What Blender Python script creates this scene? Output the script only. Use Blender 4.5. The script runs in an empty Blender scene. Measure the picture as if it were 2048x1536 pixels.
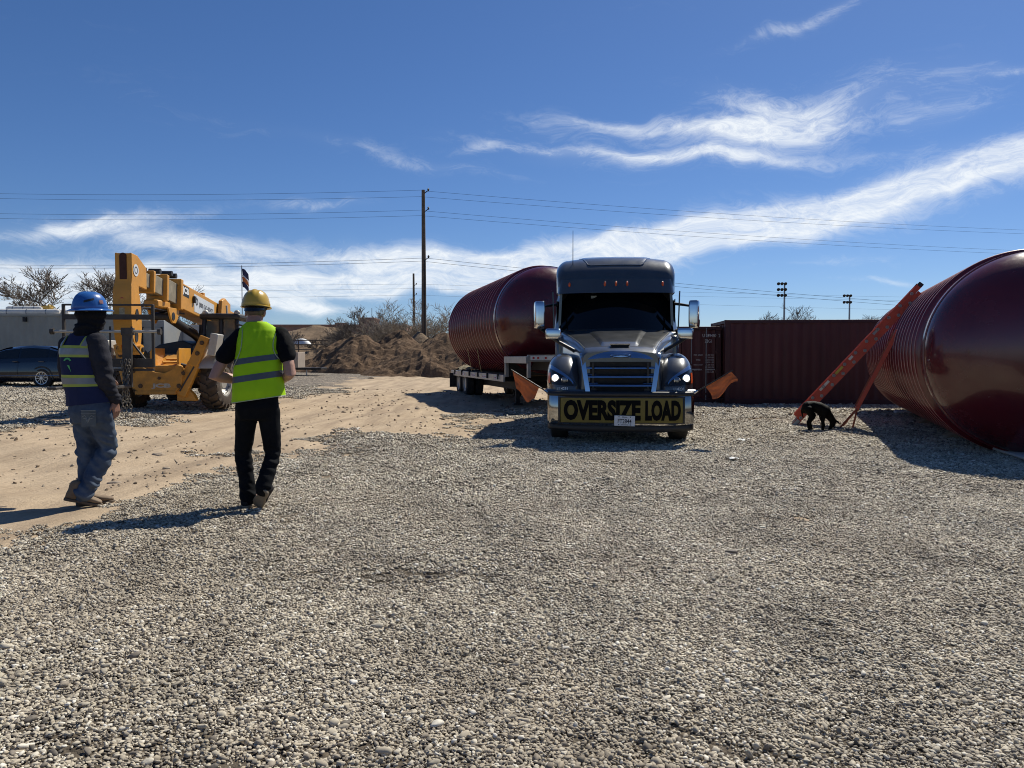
import bpy, bmesh, math, random
import numpy as np
from mathutils import Vector, Matrix, Euler, noise

random.seed(7); np.random.seed(7)
S = bpy.context.scene
COL = S.collection
R = math.radians

# ------------------------------------------------------------------ camera
CAM_H, PITCH, FPX = 1.42, R(2.02), 1500.0
cam = bpy.data.cameras.new('camera')
cam.sensor_width = 36.0
cam.lens = FPX / 2048 * 36.0
cam.clip_start, cam.clip_end = 0.05, 6000
camo = bpy.data.objects.new('camera', cam)
camo.location = (0, 0, CAM_H)
camo.rotation_euler = (R(90) - PITCH, 0, 0)
COL.objects.link(camo)
S.camera = camo

# ------------------------------------------------------------------ sun and sky
SUN_EL, SUN_AZ = R(50), R(37)          # azimuth measured from +Y towards +X
sd = Vector((math.sin(SUN_AZ) * math.cos(SUN_EL), math.cos(SUN_AZ) * math.cos(SUN_EL), math.sin(SUN_EL)))
sun = bpy.data.lights.new('sun', 'SUN')
sun.energy, sun.angle, sun.color = 5.0, R(0.53), (1.0, 0.95, 0.83)
suno = bpy.data.objects.new('sun', sun)
suno.rotation_euler = (-sd).to_track_quat('-Z', 'Y').to_euler()
COL.objects.link(suno)
S.view_settings.view_transform = 'Standard'
S.view_settings.look = 'None'
S.view_settings.exposure = 0.15
S.view_settings.gamma = 1.0
S.cycles.filter_width = 1.0
S.view_settings.use_curve_mapping = False

W = bpy.data.worlds.new('World'); S.world = W; W.use_nodes = True


class NT:
    """small helper for node trees"""
    def __init__(s, tree):
        s.t = tree; s.n = tree.nodes; s.l = tree.links
    def node(s, typ, **kw):
        n = s.n.new(typ)
        for k, v in kw.items():
            setattr(n, k, v)
        return n
    def link(s, a, b):
        s.l.new(a, b)
    def inp(s, sock, v):
        if hasattr(v, 'is_output') or isinstance(v, bpy.types.NodeSocket):
            s.l.new(v, sock)
        elif v is not None:
            sock.default_value = v
    def math(s, op, a, b=None, c=None, clamp=False):
        n = s.n.new('ShaderNodeMath'); n.operation = op; n.use_clamp = clamp
        for i, v in enumerate((a, b, c)):
            if v is not None:
                s.inp(n.inputs[i], v)
        return n.outputs[0]
    def mix(s, f, a, b, typ='RGBA', blend='MIX'):
        n = s.n.new('ShaderNodeMix'); n.data_type = typ
        if typ == 'RGBA':
            n.blend_type = blend
            i0, i1, i2, o = 0, 6, 7, 2
        else:
            i0, i1, i2, o = 0, 2, 3, 0
        s.inp(n.inputs[i0], f)
        for i, v in ((i1, a), (i2, b)):
            if isinstance(v, (tuple, list)) and len(v) == 3:
                v = (*v, 1)
            s.inp(n.inputs[i], v)
        return n.outputs[o]
    def ramp(s, f, stops, interp='LINEAR'):
        n = s.n.new('ShaderNodeValToRGB'); n.color_ramp.interpolation = interp
        el = n.color_ramp.elements
        while len(el) < len(stops):
            el.new(0.5)
        for e, (p, c) in zip(el, stops):
            e.position = p
            e.color = (c, c, c, 1) if not isinstance(c, (tuple, list)) else (*c, 1)
        s.inp(n.inputs[0], f)
        return n.outputs[0]
    def noise(s, vec, scale, detail=4, rough=.55, dist=0, typ='FBM', out=0):
        n = s.n.new('ShaderNodeTexNoise'); n.noise_type = typ
        n.inputs['Scale'].default_value = scale
        n.inputs['Detail'].default_value = detail
        n.inputs['Roughness'].default_value = rough
        n.inputs['Distortion'].default_value = dist
        if vec is not None:
            s.l.new(vec, n.inputs['Vector'])
        return n.outputs[out]
    def mapping(s, vec, scale=(1, 1, 1), rot=(0, 0, 0), loc=(0, 0, 0)):
        n = s.n.new('ShaderNodeMapping')
        n.inputs['Scale'].default_value = scale
        n.inputs['Rotation'].default_value = rot
        n.inputs['Location'].default_value = loc
        s.l.new(vec, n.inputs['Vector'])
        return n.outputs[0]


def pix_dir(px, py):
    """azimuth / elevation of the sky direction that a picture point of the photograph shows"""
    u, v = (px - 1024) / FPX, (768 - py) / FPX
    d = Vector((u, math.cos(PITCH) + v * math.sin(PITCH), v * math.cos(PITCH) - math.sin(PITCH))).normalized()
    return math.atan2(d.x, d.y), math.asin(d.z)


def build_world():
    t = NT(W.node_tree); t.n.clear()
    out = t.node('ShaderNodeOutputWorld'); bg = t.node('ShaderNodeBackground')
    bg.inputs['Strength'].default_value = 0.064
    sky = t.node('ShaderNodeTexSky'); sky.sky_type = 'NISHITA'
    sky.sun_disc = False; sky.sun_elevation = SUN_EL; sky.sun_rotation = SUN_AZ
    sky.altitude = 1600; sky.air_density = 1.0; sky.dust_density = 0.9; sky.ozone_density = 2.2
    hs = t.node('ShaderNodeHueSaturation')
    hs.inputs['Saturation'].default_value = 1.10
    t.link(t.mix(1.0, sky.outputs[0], (.90, 1.02, 1.26), blend='MULTIPLY'), hs.inputs['Color'])
    geo = t.node('ShaderNodeTexCoord')
    sep = t.node('ShaderNodeSeparateXYZ'); t.link(geo.outputs['Generated'], sep.inputs[0])
    x, y, z = sep.outputs
    az = t.math('ARCTAN2', x, y)
    el = t.math('ARCSINE', z)
    cmb = t.node('ShaderNodeCombineXYZ')
    t.link(az, cmb.inputs[0]); t.link(el, cmb.inputs[1])
    ae = cmb.outputs[0]
    # fibrous cirrus texture, stretched along the wind
    warp = t.noise(ae, 5.0, 3, .5, out=1)
    wv = t.node('ShaderNodeVectorMath', operation='MULTIPLY_ADD')
    t.link(warp, wv.inputs[0]); wv.inputs[1].default_value = (.16, .09, 0); t.link(ae, wv.inputs[2])
    fib = t.noise(t.mapping(wv.outputs[0], (6, 26, 1), (0, 0, R(-6))), 1.0, 9, .66, .9)
    fine = t.noise(t.mapping(wv.outputs[0], (20, 52, 1), (0, 0, R(12))), 1.0, 9, .74, 1.8)
    tex = t.math('ADD', t.math('MULTIPLY', fib, .5), t.math('MULTIPLY', fine, .5))
    # streak directions (azimuth, elevation), half length, half width, tilt, weight
    streaks = [
        (1590, 245, 170, 36, 8, .95), (1420, 262, 220, 15, -3, .7), (1190, 243, 110, 9, -8, .45), (1490, 205, 90, 24, -12, .5),
        (1180, 303, 180, 9, -6, .75), (1460, 325, 260, 12, -3, .55), (960, 298, 40, 10, 10, .5),
        (1820, 388, 280, 24, 8, .85), (1500, 452, 300, 28, 10, .85), (1280, 508, 260, 20, 5, .8), (2010, 322, 70, 16, 8, .8),
        (1230, 480, 180, 14, 6, .6), (1660, 520, 60, 10, 5, .4), (1755, 550, 60, 6, 2, .5), (1880, 235, 36, 22, 20, .3),
        (1640, 12, 130, 9, 12, .55), (2000, 145, 60, 8, -4, .45), (800, 328, 170, 12, -7, .42), (640, 412, 70, 8, -3, .5),
        (150, 436, 150, 9, 8, .75), (300, 455, 90, 10, -5, .4), (380, 494, 170, 12, -8, .7), (60, 508, 120, 22, 0, .8),
        (700, 508, 300, 17, -3, .8), (200, 545, 260, 22, 1, .98), (650, 562, 380, 14, 1, .98), (610, 612, 110, 11, -2, 1.0),
        (900, 530, 160, 18, 6, .85), (120, 592, 260, 13, 0, .85), (560, 588, 220, 9, 2, .6), (1000, 560, 150, 18, 6, .7),
    ]
    tot = None
    for (px, py, L, Wd, ang, amp) in streaks:
        a0, e0 = pix_dir(px, py)
        m = t.mapping(wv.outputs[0], (1, 1, 1), (0, 0, 0), (-a0 - .08, -e0 - .045, 0))
        vr = t.node('ShaderNodeVectorRotate'); vr.rotation_type = 'Z_AXIS'
        t.link(m, vr.inputs['Vector']); vr.inputs['Angle'].default_value = R(-ang)
        m2 = t.mapping(vr.outputs[0], (FPX / L / 1.25, FPX / Wd / 1.25, 1))
        ln = t.node('ShaderNodeVectorMath', operation='DOT_PRODUCT')
        t.link(m2, ln.inputs[0]); t.link(m2, ln.inputs[1])
        g = t.math('MULTIPLY', t.math('EXPONENT', t.math('MULTIPLY', ln.outputs['Value'], -1.0)), amp)
        tot = g if tot is None else t.math('ADD', tot, g)
    # thin wisps in the rest of the sky
    gen = t.noise(t.mapping(ae, (2.2, 9, 1), (0, 0, R(6))), 1.0, 5, .55)
    gen = t.ramp(gen, [(.56, 0.0), (.8, .35)])
    # the wisps thin out with height as the sheet is seen from below
    gen = t.math('MULTIPLY', gen, t.ramp(el, [(.02, 1.0), (.35, .45)]))
    tot = t.math('ADD', tot, gen)
    body = t.math('MINIMUM', tot, 1.0)
    grain = t.ramp(t.math('ADD', tex, t.math('MULTIPLY', body, .20)), [(.53, 0.0), (.63, .38), (.80, 1.0)])
    veil = t.math('MULTIPLY', t.math('POWER', body, 1.8), .22)
    cov = t.math('MINIMUM', t.math('ADD', t.math('MULTIPLY', t.math('POWER', body, .9), t.math('MULTIPLY', grain, .82)), veil), .96)
    ccol = (12.6, 13.3, 14.0, 1)
    col = t.mix(cov, hs.outputs[0], ccol)
    t.link(col, bg.inputs['Color'])
    t.link(bg.outputs[0], out.inputs[0])


build_world()


# ------------------------------------------------------------------ helpers
def G(x, y):
    t = min(max(-(x + .3) / 2.2, 0), 1)
    g = .14 * t * t * (3 - 2 * t) + .02 * max(0, min(-x, 60) - 4)
    return g


def P(px, py, d):
    """a point of the place at depth d (metres along +Y) seen at this point of the photograph"""
    u, v = (px - 1024) / FPX, (768 - py) / FPX
    y = math.cos(PITCH) + v * math.sin(PITCH)
    return Vector((u * d / y, d, CAM_H + (v * math.cos(PITCH) - math.sin(PITCH)) * d / y))


def gp(px, py):
    d = 10.0
    for _ in range(30):
        p = P(px, py, d)
        k = (CAM_H - G(p.x, p.y)) / max(1e-3, (CAM_H - p.z)) 
        d *= k
    return P(px, py, d)


def smooth(a, b, x):
    t = min(max((x - a) / (b - a), 0), 1)
    return t * t * (3 - 2 * t)


class MB:
    def __init__(s):
        s.v = []; s.f = []
    def add(s, vs, fs, M=None):
        o = len(s.v)
        s.v += [tuple(M @ Vector(p)) for p in vs] if M is not None else [tuple(p) for p in vs]
        s.f += [tuple(i + o for i in f) for f in fs]
        return s
    def box(s, c, d, rot=None):
        x, y, z = d[0] / 2, d[1] / 2, d[2] / 2
        vs = [(-x, -y, -z), (x, -y, -z), (x, y, -z), (-x, y, -z), (-x, -y, z), (x, -y, z), (x, y, z), (-x, y, z)]
        fs = [(3, 2, 1, 0), (4, 5, 6, 7), (0, 1, 5, 4), (1, 2, 6, 5), (2, 3, 7, 6), (3, 0, 4, 7)]
        M = Matrix.Translation(c)
        if rot is not None:
            M = M @ Euler(rot).to_matrix().to_4x4()
        return s.add(vs, fs, M)
    def bar(s, p0, p1, w, h, up=(0, 0, 1)):
        """square bar between two points: w across, h along up"""
        p0, p1 = Vector(p0), Vector(p1)
        d = (p1 - p0).normalized(); u = Vector(up)
        if abs(d.dot(u)) > .98:
            u = Vector((0, 1, 0))
        a = d.cross(u).normalized() * w / 2; b = a.cross(d).normalized() * h / 2
        vs = [p + sa * a + sb * b for p in (p0, p1) for sa, sb in ((-1, -1), (1, -1), (1, 1), (-1, 1))]
        return s.add(vs, [(0, 1, 2, 3), (7, 6, 5, 4), (0, 4, 5, 1), (1, 5, 6, 2), (2, 6, 7, 3), (3, 7, 4, 0)])
    def tube(s, pts, r, n=8, caps=True, squash=1.0):
        pts = [Vector(p) for p in pts]
        rs = r if isinstance(r, (list, tuple)) else [r] * len(pts)
        t0 = (pts[1] - pts[0]).normalized()
        a = t0.orthogonal().normalized()
        rings = []
        for i, p in enumerate(pts):
            t = (pts[min(i + 1, len(pts) - 1)] - pts[max(i - 1, 0)])
            if t.length < 1e-9:
                t = t0
            t.normalize()
            a = (a - t * a.dot(t))
            a = a.normalized() if a.length > 1e-6 else t.orthogonal().normalized()
            b = t.cross(a)
            rings.append([p + (a * math.cos(q) + b * math.sin(q) * squash) * rs[i] for q in [2 * math.pi * k / n for k in range(n)]])
        return s.loft(rings, caps)
    def loft(s, rings, caps=True, closed=True):
        n = len(rings[0]); vs = [p for r_ in rings for p in r_]; fs = []
        for i in range(len(rings) - 1):
            for k in range(n if closed else n - 1):
                k2 = (k + 1) % n
                fs.append((i * n + k, i * n + k2, (i + 1) * n + k2, (i + 1) * n + k))
        if caps:
            fs.append(tuple(range(n))[::-1]); fs.append(tuple((len(rings) - 1) * n + k for k in range(n)))
        return s.add(vs, fs)
    def cyl(s, p0, p1, r0, r1=None, n=16, caps=True):
        return s.tube([p0, p1], [r0, r0 if r1 is None else r1], n, caps)
    def lathe(s, prof, n=32, M=None, caps=False):
        """profile of (radius, height) turned about Z"""
        rings = [[(r * math.cos(2 * math.pi * k / n), r * math.sin(2 * math.pi * k / n), z) for k in range(n)] for r, z in prof]
        if M is not None:
            rings = [[tuple(M @ Vector(p)) for p in r_] for r_ in rings]
        return s.loft(rings, caps)
    def ell(s, c, r, rot=None, n=16, m=10):
        prof = [(max(math.sin(math.pi * i / m), 1e-4), -math.cos(math.pi * i / m)) for i in range(m + 1)]
        M = Matrix.Translation(c)
        if rot is not None:
            M = M @ Euler(rot).to_matrix().to_4x4()
        return s.lathe(prof, n, M @ Matrix.Diagonal((*r, 1)), True)
    def surf(s, fn, nu, nv, thick=None):
        """grid fn(u,v), u,v in 0..1; thick: vector or function offset for a closed back"""
        g = [[Vector(fn(i / nu, j / nv)) for i in range(nu + 1)] for j in range(nv + 1)]
        w = nu + 1
        vs = [p for r_ in g for p in r_]
        fs = [(j * w + i, j * w + i + 1, (j + 1) * w + i + 1, (j + 1) * w + i) for j in range(nv) for i in range(nu)]
        if thick is not None:
            th = Vector(thick); o = len(vs)
            vs = vs + [p + th for p in vs]
            fs = fs + [tuple(k + o for k in f)[::-1] for f in fs]
            ed = [j * w for j in range(nv + 1)], [j * w + nu for j in range(nv + 1)][::-1], list(range(w))[::-1], [nv * w + i for i in range(w)]
            for e in ed:
                for a, b in zip(e[:-1], e[1:]):
                    fs.append((a, b, b + o, a + o))
        return s.add(vs, fs)
    def prism(s, poly, depth, M=None):
        """polygon in XZ extruded along +Y"""
        n = len(poly)
        vs = [(x, 0, z) for x, z in poly] + [(x, depth, z) for x, z in poly]
        fs = [tuple(range(n)), tuple(range(n, 2 * n))[::-1]] + [((i + 1) % n, i, i + n, (i + 1) % n + n) for i in range(n)]
        return s.add(vs, fs, M)
    def mesh(s, name, ang=40):
        me = bpy.data.meshes.new(name)
        me.from_pydata([tuple(p) for p in s.v], [], s.f)
        me.validate(verbose=False)
        if ang:
            me.shade_smooth()
            me.set_sharp_from_angle(angle=R(ang))
        return me
    def build(s, name, mat, parent=None, bevel=0, ang=40, fix=False):
        me = s.mesh(name, ang)
        if fix:
            bm = bmesh.new(); bm.from_mesh(me)
            bmesh.ops.recalc_face_normals(bm, faces=bm.faces); bm.to_mesh(me); bm.free()
        return link(name, me, mat, parent, bevel)


def link(name, me, mat=None, parent=None, bevel=0):
    o = bpy.data.objects.new(name, me)
    COL.objects.link(o)
    if mat is not None and len(me.materials) == 0:
        me.materials.append(mat)
    if parent is not None:
        o.parent = parent
    if bevel:
        b = o.modifiers.new('bevel', 'BEVEL'); b.width = bevel; b.segments = 2; b.limit_method = 'ANGLE'; b.angle_limit = R(35)
        b.use_clamp_overlap = True
    return o


def tag(o, label=None, cat=None, group=None, kind=None):
    if label: o['label'] = label
    if cat: o['category'] = cat
    if group: o['group'] = group
    if kind: o['kind'] = kind
    return o


def thing(name, label, cat, loc=(0, 0, 0), rz=0, group=None):
    o = bpy.data.objects.new(name, None)
    o.empty_display_size = .2
    COL.objects.link(o); o.location = loc; o.rotation_euler = (0, 0, rz)
    return tag(o, label, cat, group)


def text_mb(s, w, h, bold=.0, ext=0, fn=None, fine=0):
    """lettering as a flat mesh in XZ fitted to w x h, centred; fn maps (x,z) to a point"""
    cu = bpy.data.curves.new('lettering', 'FONT'); cu.body = s; cu.offset = bold; cu.size = 1.0; cu.resolution_u = 3
    ob = bpy.data.objects.new('lettering', cu)
    me = bpy.data.meshes.new_from_object(ob)
    if fine:
        bm = bmesh.new(); bm.from_mesh(me); bmesh.ops.triangulate(bm, faces=bm.faces)
        for _ in range(fine):
            es = [e for e in bm.edges if e.calc_length() > .12]
            bmesh.ops.subdivide_edges(bm, edges=es, cuts=1)
            bmesh.ops.triangulate(bm, faces=[f for f in bm.faces if len(f.verts) > 3])
        bm.to_mesh(me); bm.free()
    vs = np.array([v.co[:] for v in me.vertices]); fs = [tuple(p.vertices) for p in me.polygons]
    bpy.data.objects.remove(ob); bpy.data.curves.remove(cu); bpy.data.meshes.remove(me)
    mn, mx = vs.min(0), vs.max(0)
    x = ((vs[:, 0] - mn[0]) / (mx[0] - mn[0]) - .5) * w
    z = ((vs[:, 1] - mn[1]) / max(1e-6, mx[1] - mn[1]) - .5) * h
    m = MB()
    pts = [fn(a, b) if fn else (a, 0, b) for a, b in zip(x, z)]
    return m.add(pts, fs)


# ------------------------------------------------------------------ materials
MATS = {}


def mat(name, col, rough=.6, metal=0, var=.12, scale=6, bump=0, bscale=40, coat=0, dust=0, dustcol=(.42, .33, .23), emit=None, trans=0, spec=.5, col2=None, stretch=None):
    if name in MATS:
        return MATS[name]
    m = bpy.data.materials.new(name); m.use_nodes = True
    t = NT(m.node_tree); b = t.n['Principled BSDF']
    tc = t.node('ShaderNodeTexCoord').outputs['Object']
    if stretch:
        tc = t.mapping(tc, stretch)
    n1 = t.noise(tc, scale, 5, .6)
    dark = tuple(c * (1 - var) for c in col); lite = tuple(min(1, c * (1 + var)) for c in (col2 or col))
    c = t.mix(t.ramp(n1, [(.3, 0.0), (.7, 1.0)]), dark, lite)
    rsock = rough
    if dust:
        n2 = t.noise(tc, scale * .7 + 1, 7, .68)
        f = t.math('MULTIPLY', t.ramp(n2, [(.42, 0.0), (.72, 1.0)]), dust)
        c = t.mix(f, c, dustcol)
        rsock = t.mix(f, (rough,) * 3, (.85,) * 3)
    elif var > 0:
        n2 = t.noise(tc, scale * 2.3, 4, .6)
        rsock = t.math('ADD', t.math('MULTIPLY', t.math('SUBTRACT', n2, .5), rough * .45), rough)
    t.link(c, b.inputs['Base Color'])
    t.inp(b.inputs['Roughness'], rsock)
    b.inputs['Metallic'].default_value = metal
    b.inputs['Specular IOR Level'].default_value = spec
    if coat:
        b.inputs['Coat Weight'].default_value = coat; b.inputs['Coat Roughness'].default_value = .04
    if trans:
        b.inputs['Transmission Weight'].default_value = trans
    if emit:
        b.inputs['Emission Color'].default_value = (*emit[0], 1); b.inputs['Emission Strength'].default_value = emit[1]
    if bump:
        bn = t.node('ShaderNodeBump'); bn.inputs['Strength'].default_value = bump; bn.inputs['Distance'].default_value = .01
        t.link(t.noise(tc, bscale, 5, .6), bn.inputs['Height']); t.link(bn.outputs[0], b.inputs['Normal'])
    MATS[name] = m
    return m


def remesh(mb, voxel, smooth_it=6, ang=180):
    """closed overlapping shapes -> one continuous smooth surface"""
    me = mb.mesh('tmp', 0)
    ob = bpy.data.objects.new('tmp', me); COL.objects.link(ob)
    r = ob.modifiers.new('r', 'REMESH'); r.mode = 'VOXEL'; r.voxel_size = voxel; r.use_smooth_shade = True
    if smooth_it:
        sm = ob.modifiers.new('s', 'SMOOTH'); sm.iterations = smooth_it; sm.factor = .5
    dg = bpy.context.evaluated_depsgraph_get()
    m2 = bpy.data.meshes.new_from_object(ob.evaluated_get(dg))
    bpy.data.objects.remove(ob); bpy.data.meshes.remove(me)
    m2.shade_smooth()
    return m2


def displace(me, fn):
    """move every vertex along its normal by fn(co)"""
    ns = [v.normal.copy() for v in me.vertices]
    for v, n in zip(me.vertices, ns):
        v.co += n * fn(v.co)


def limb(mb, pts, rs, n=14, squash=1.0):
    """tapered limb with round ends and interpolated joints"""
    pts = [Vector(p) for p in pts]
    P_, R_ = [], []
    for i in range(len(pts) - 1):
        for k in range(5):
            q = k / 5
            P_.append(pts[i].lerp(pts[i + 1], q)); R_.append(rs[i] * (1 - q) + rs[i + 1] * q)
    P_.append(pts[-1]); R_.append(rs[-1])
    # ball ends
    d0 = (P_[0] - P_[1]).normalized(); d1 = (P_[-1] - P_[-2]).normalized()
    hp = [P_[0] + d0 * R_[0] * math.sin(a) for a in (R(85), R(50), R(25))]; hr = [R_[0] * math.cos(a) for a in (R(85), R(50), R(25))]
    tp = [P_[-1] + d1 * R_[-1] * math.sin(a) for a in (R(25), R(50), R(85))]; tr = [R_[-1] * math.cos(a) for a in (R(25), R(50), R(85))]
    mb.tube(hp + P_ + tp, hr + R_ + tr, n, True, squash)


def copy_tree(o, parent=None):
    c = o.copy(); COL.objects.link(c); c.parent = parent
    for ch in list(o.children):
        copy_tree(ch, c)
    return c


# ------------------------------------------------------------------ ground
def poly_sd(px, py, poly):
    """signed distance to a polygon, positive inside"""
    d = np.full(px.shape, 1e9); inside = np.zeros(px.shape, bool)
    n = len(poly)
    for i in range(n):
        ax, ay = poly[i]; bx, by = poly[(i + 1) % n]
        ex, ey = bx - ax, by - ay
        t = np.clip(((px - ax) * ex + (py - ay) * ey) / (ex * ex + ey * ey), 0, 1)
        d = np.minimum(d, np.hypot(px - ax - t * ex, py - ay - t * ey))
        c = ((ay > py) != (by > py)) & (px < ex * (py - ay) / (ey if abs(ey) > 1e-9 else 1e-9) + ax)
        inside ^= c
    return np.where(inside, d, -d)


def vnoise(x, y, s, seed=0):
    """cheap smooth value noise for arrays"""
    x = x * s + seed * 17.3; y = y * s + seed * 9.1
    xi, yi = np.floor(x), np.floor(y); fx, fy = x - xi, y - yi
    fx = fx * fx * (3 - 2 * fx); fy = fy * fy * (3 - 2 * fy)
    def h(a, b):
        q = np.sin(a * 127.1 + b * 311.7 + seed) * 43758.5453
        return q - np.floor(q)
    return (h(xi, yi) * (1 - fx) + h(xi + 1, yi) * fx) * (1 - fy) + (h(xi, yi + 1) * (1 - fx) + h(xi + 1, yi + 1) * fx) * fy


_b = [gp(*q) for q in ((-420, 1230), (0, 1090), (190, 1050), (330, 1012), (450, 985), (620, 935), (760, 895), (900, 866), (1010, 846), (1090, 826))]
DIRT = [(p.x, p.y) for p in _b] + [(1.6, 21), (4.5, 34), (2, 62), (-7, 62)]
DIRT += [(p.x, p.y) for p in (gp(700, 758), gp(640, 772), gp(600, 792), gp(480, 806), gp(300, 826), gp(140, 842), gp(0, 856), gp(-420, 872))]
PATCH = [(gp(1600, 1036), .8, .26, .5), (gp(1165, 1482), .1, .05, .75), (gp(1530, 838), 1.1, .3, .8), (gp(1365, 803), .9, .5, 1.1),
         (gp(1290, 1000), .5, .12, .25), (gp(1700, 830), .9, .3, .5)]


def dirt_mask(x, y):
    s = poly_sd(x, y, DIRT)
    r = np.hypot(x, y)
    wob = (vnoise(x, y, 1.1, 1) - .5) * .9 + (vnoise(x, y, 3.7, 2) - .5) * .45
    m = s / 1.25 + wob * 2.4 + (vnoise(x, y, .5, 21) - .5) * 1.2
    m = np.clip(m * .5 + .5, 0, 1)
    for p, a, b, k in PATCH:
        g = np.exp(-((x - p.x) / a) ** 2 - ((y - p.y) / b) ** 2) * k
        m = np.maximum(m, np.clip(g * 1.6 - .3 + (vnoise(x, y, 6, 5) - .5) * .9 + (vnoise(x, y, 17, 7) - .5) * .5, 0, 1))
    return m


def ground_z(x, y):
    t = np.clip(-(x + .3) / 2.2, 0, 1)
    g = .14 * t * t * (3 - 2 * t) + .02 * np.maximum(0, np.minimum(-x, 60) - 4)
    rel = (vnoise(x, y, .45, 3) - .5) * .05 + (vnoise(x, y, 1.6, 4) - .5) * .022
    # wheel ruts along the dirt track
    s = poly_sd(x, y, DIRT)
    rut = np.where(s > .1, np.sin(s * 5.2 + vnoise(x, y, .6, 6) * 2.5) * .022 * np.clip(s, 0, 1) + (vnoise(x, y, 5, 8) - .5) * .02, 0)
    fade = np.clip((80 - np.hypot(x, y)) / 30, 0, 1)
    return g + (rel * .8 + rut) * fade


def build_ground():
    u = np.linspace(-1, 1, 321)
    xs = 22 * u + 20 * np.abs(u) ** 3 * np.sign(u) + 900 * np.abs(u) ** 9 * np.sign(u)
    v = np.linspace(0, 1, 341)
    ys = -6 + 34 * v + 40 * v ** 4 + 2600 * v ** 12
    X, Y = np.meshgrid(xs, ys)
    x, y = X.ravel(), Y.ravel()
    z = ground_z(x, y)
    me = bpy.data.meshes.new('ground')
    nx, ny = len(xs), len(ys)
    idx = np.arange(nx * ny).reshape(ny, nx)
    f = np.stack([idx[:-1, :-1], idx[:-1, 1:], idx[1:, 1:], idx[1:, :-1]], -1).reshape(-1, 4)
    me.from_pydata(np.stack([x, y, z], -1).tolist(), [], f.tolist())
    a = me.attributes.new('dirt', 'FLOAT', 'POINT')
    a.data.foreach_set('value', dirt_mask(x, y).astype(np.float32))
    a = me.attributes.new('bare', 'FLOAT', 'POINT')       # soil under the loose stones; farther off the stones are in the material
    a.data.foreach_set('value', np.clip((y - 19.0) / 13, 0, 1).astype(np.float32))
    me.shade_smooth()
    m = bpy.data.materials.new('gravel_and_dirt'); m.use_nodes = True
    t = NT(m.node_tree); b = t.n['Principled BSDF']
    pos = t.node('ShaderNodeNewGeometry').outputs['Position']
    at = t.node('ShaderNodeAttribute'); at.attribute_name = 'dirt'
    dm = at.outputs['Fac']
    nz = t.noise(pos, 9, 6, .7)
    fac = t.ramp(t.math('ADD', dm, t.math('MULTIPLY', t.math('SUBTRACT', nz, .5), .9)), [(.38, 0.0), (.6, 1.0)])
    # gravel: cells of stone
    vor = t.node('ShaderNodeTexVoronoi'); vor.inputs['Scale'].default_value = 36; t.link(pos, vor.inputs['Vector'])
    vor.inputs['Randomness'].default_value = 1.0
    stone = t.ramp(t.node('ShaderNodeSeparateColor').outputs[0], [(0, 0.0), (1, 1.0)])
    sc = t.node('ShaderNodeSeparateColor'); t.link(vor.outputs['Color'], sc.inputs[0])
    scol = t.ramp(sc.outputs[0], [(0.0, (.10, .09, .08)), (.25, (.24, .20, .16)), (.5, (.34, .30, .25)), (.75, (.40, .35, .28)), (.93, (.30, .23, .17)), (1.0, (.58, .54, .48))])
    gap = t.ramp(vor.outputs['Distance'], [(.25, 1.0), (.62, .25)])
    scol = t.mix(1.0, scol, gap, blend='MULTIPLY')
    big = t.noise(pos, .5, 5, .6)
    scol = t.mix(t.ramp(big, [(.35, 0.0), (.75, .4)]), scol, (.27, .21, .15))
    clump = t.noise(pos, 4.5, 9, .78)
    scol = t.mix(1.0, scol, t.ramp(clump, [(.36, .42), (.5, 1.0), (.62, 1.9)]), blend='MULTIPLY')
    fleck = t.noise(t.mapping(pos, (9, 5, 9)), 1.0, 3, .8)
    scol = t.mix(1.0, scol, t.ramp(fleck, [(.38, .45), (.5, 1.0), (.62, 1.7)]), blend='MULTIPLY')
    ab = t.node('ShaderNodeAttribute'); ab.attribute_name = 'bare'
    soil_ = t.mix(t.ramp(t.noise(pos, 30, 4, .7), [(.3, 0.0), (.7, 1.0)]), (.075, .06, .044), (.18, .145, .105))
    scol = t.mix(ab.outputs['Fac'], soil_, scol)
    # dirt
    d1 = t.noise(pos, 1.2, 8, .65); d2 = t.noise(pos, 14, 6, .7); d3 = t.noise(pos, 55, 3, .6)
    dcol = t.mix(t.ramp(d1, [(.3, 0.0), (.7, 1.0)]), (.35, .26, .17), (.49, .38, .26))
    dcol = t.mix(t.math('MULTIPLY', t.ramp(d2, [(.55, 0.0), (.75, 1.0)]), .55), dcol, (.26, .185, .12))
    trk = t.noise(t.mapping(pos, (2.6, .22, 1), (0, 0, R(-22))), 1.0, 7, .68)
    dcol = t.mix(t.math('MULTIPLY', t.ramp(trk, [(.48, 0.0), (.62, 1.0)]), .75), dcol, (.27, .20, .135))
    dcol = t.mix(t.math('MULTIPLY', t.ramp(trk, [(.32, 1.0), (.45, .0)]), .5), dcol, (.56, .43, .29))
    dcol = t.mix(t.math('MULTIPLY', t.ramp(d3, [(.6, 0.0), (.72, 1.0)]), .5), dcol, (.2, .155, .11))
    t.link(t.mix(fac, scol, dcol), b.inputs['Base Color'])
    b.inputs['Roughness'].default_value = .9
    b.inputs['Specular IOR Level'].default_value = .25
    b1 = t.node('ShaderNodeBump'); b1.inputs['Distance'].default_value = .018
    hg = t.math('ADD', t.math('SUBTRACT', 1.0, vor.outputs['Distance']), t.math('MULTIPLY', clump, 2.2))
    hd = t.math('ADD', t.math('ADD', t.math('MULTIPLY', d2, 1.2), t.math('MULTIPLY', trk, 2.0)), t.math('MULTIPLY', d3, .35))
    hsum = t.mix(fac, hg, hd, typ='FLOAT')
    t.link(hsum, b1.inputs['Height']); b1.inputs['Strength'].default_value = 1.0
    t.link(b1.outputs[0], b.inputs['Normal'])
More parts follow.
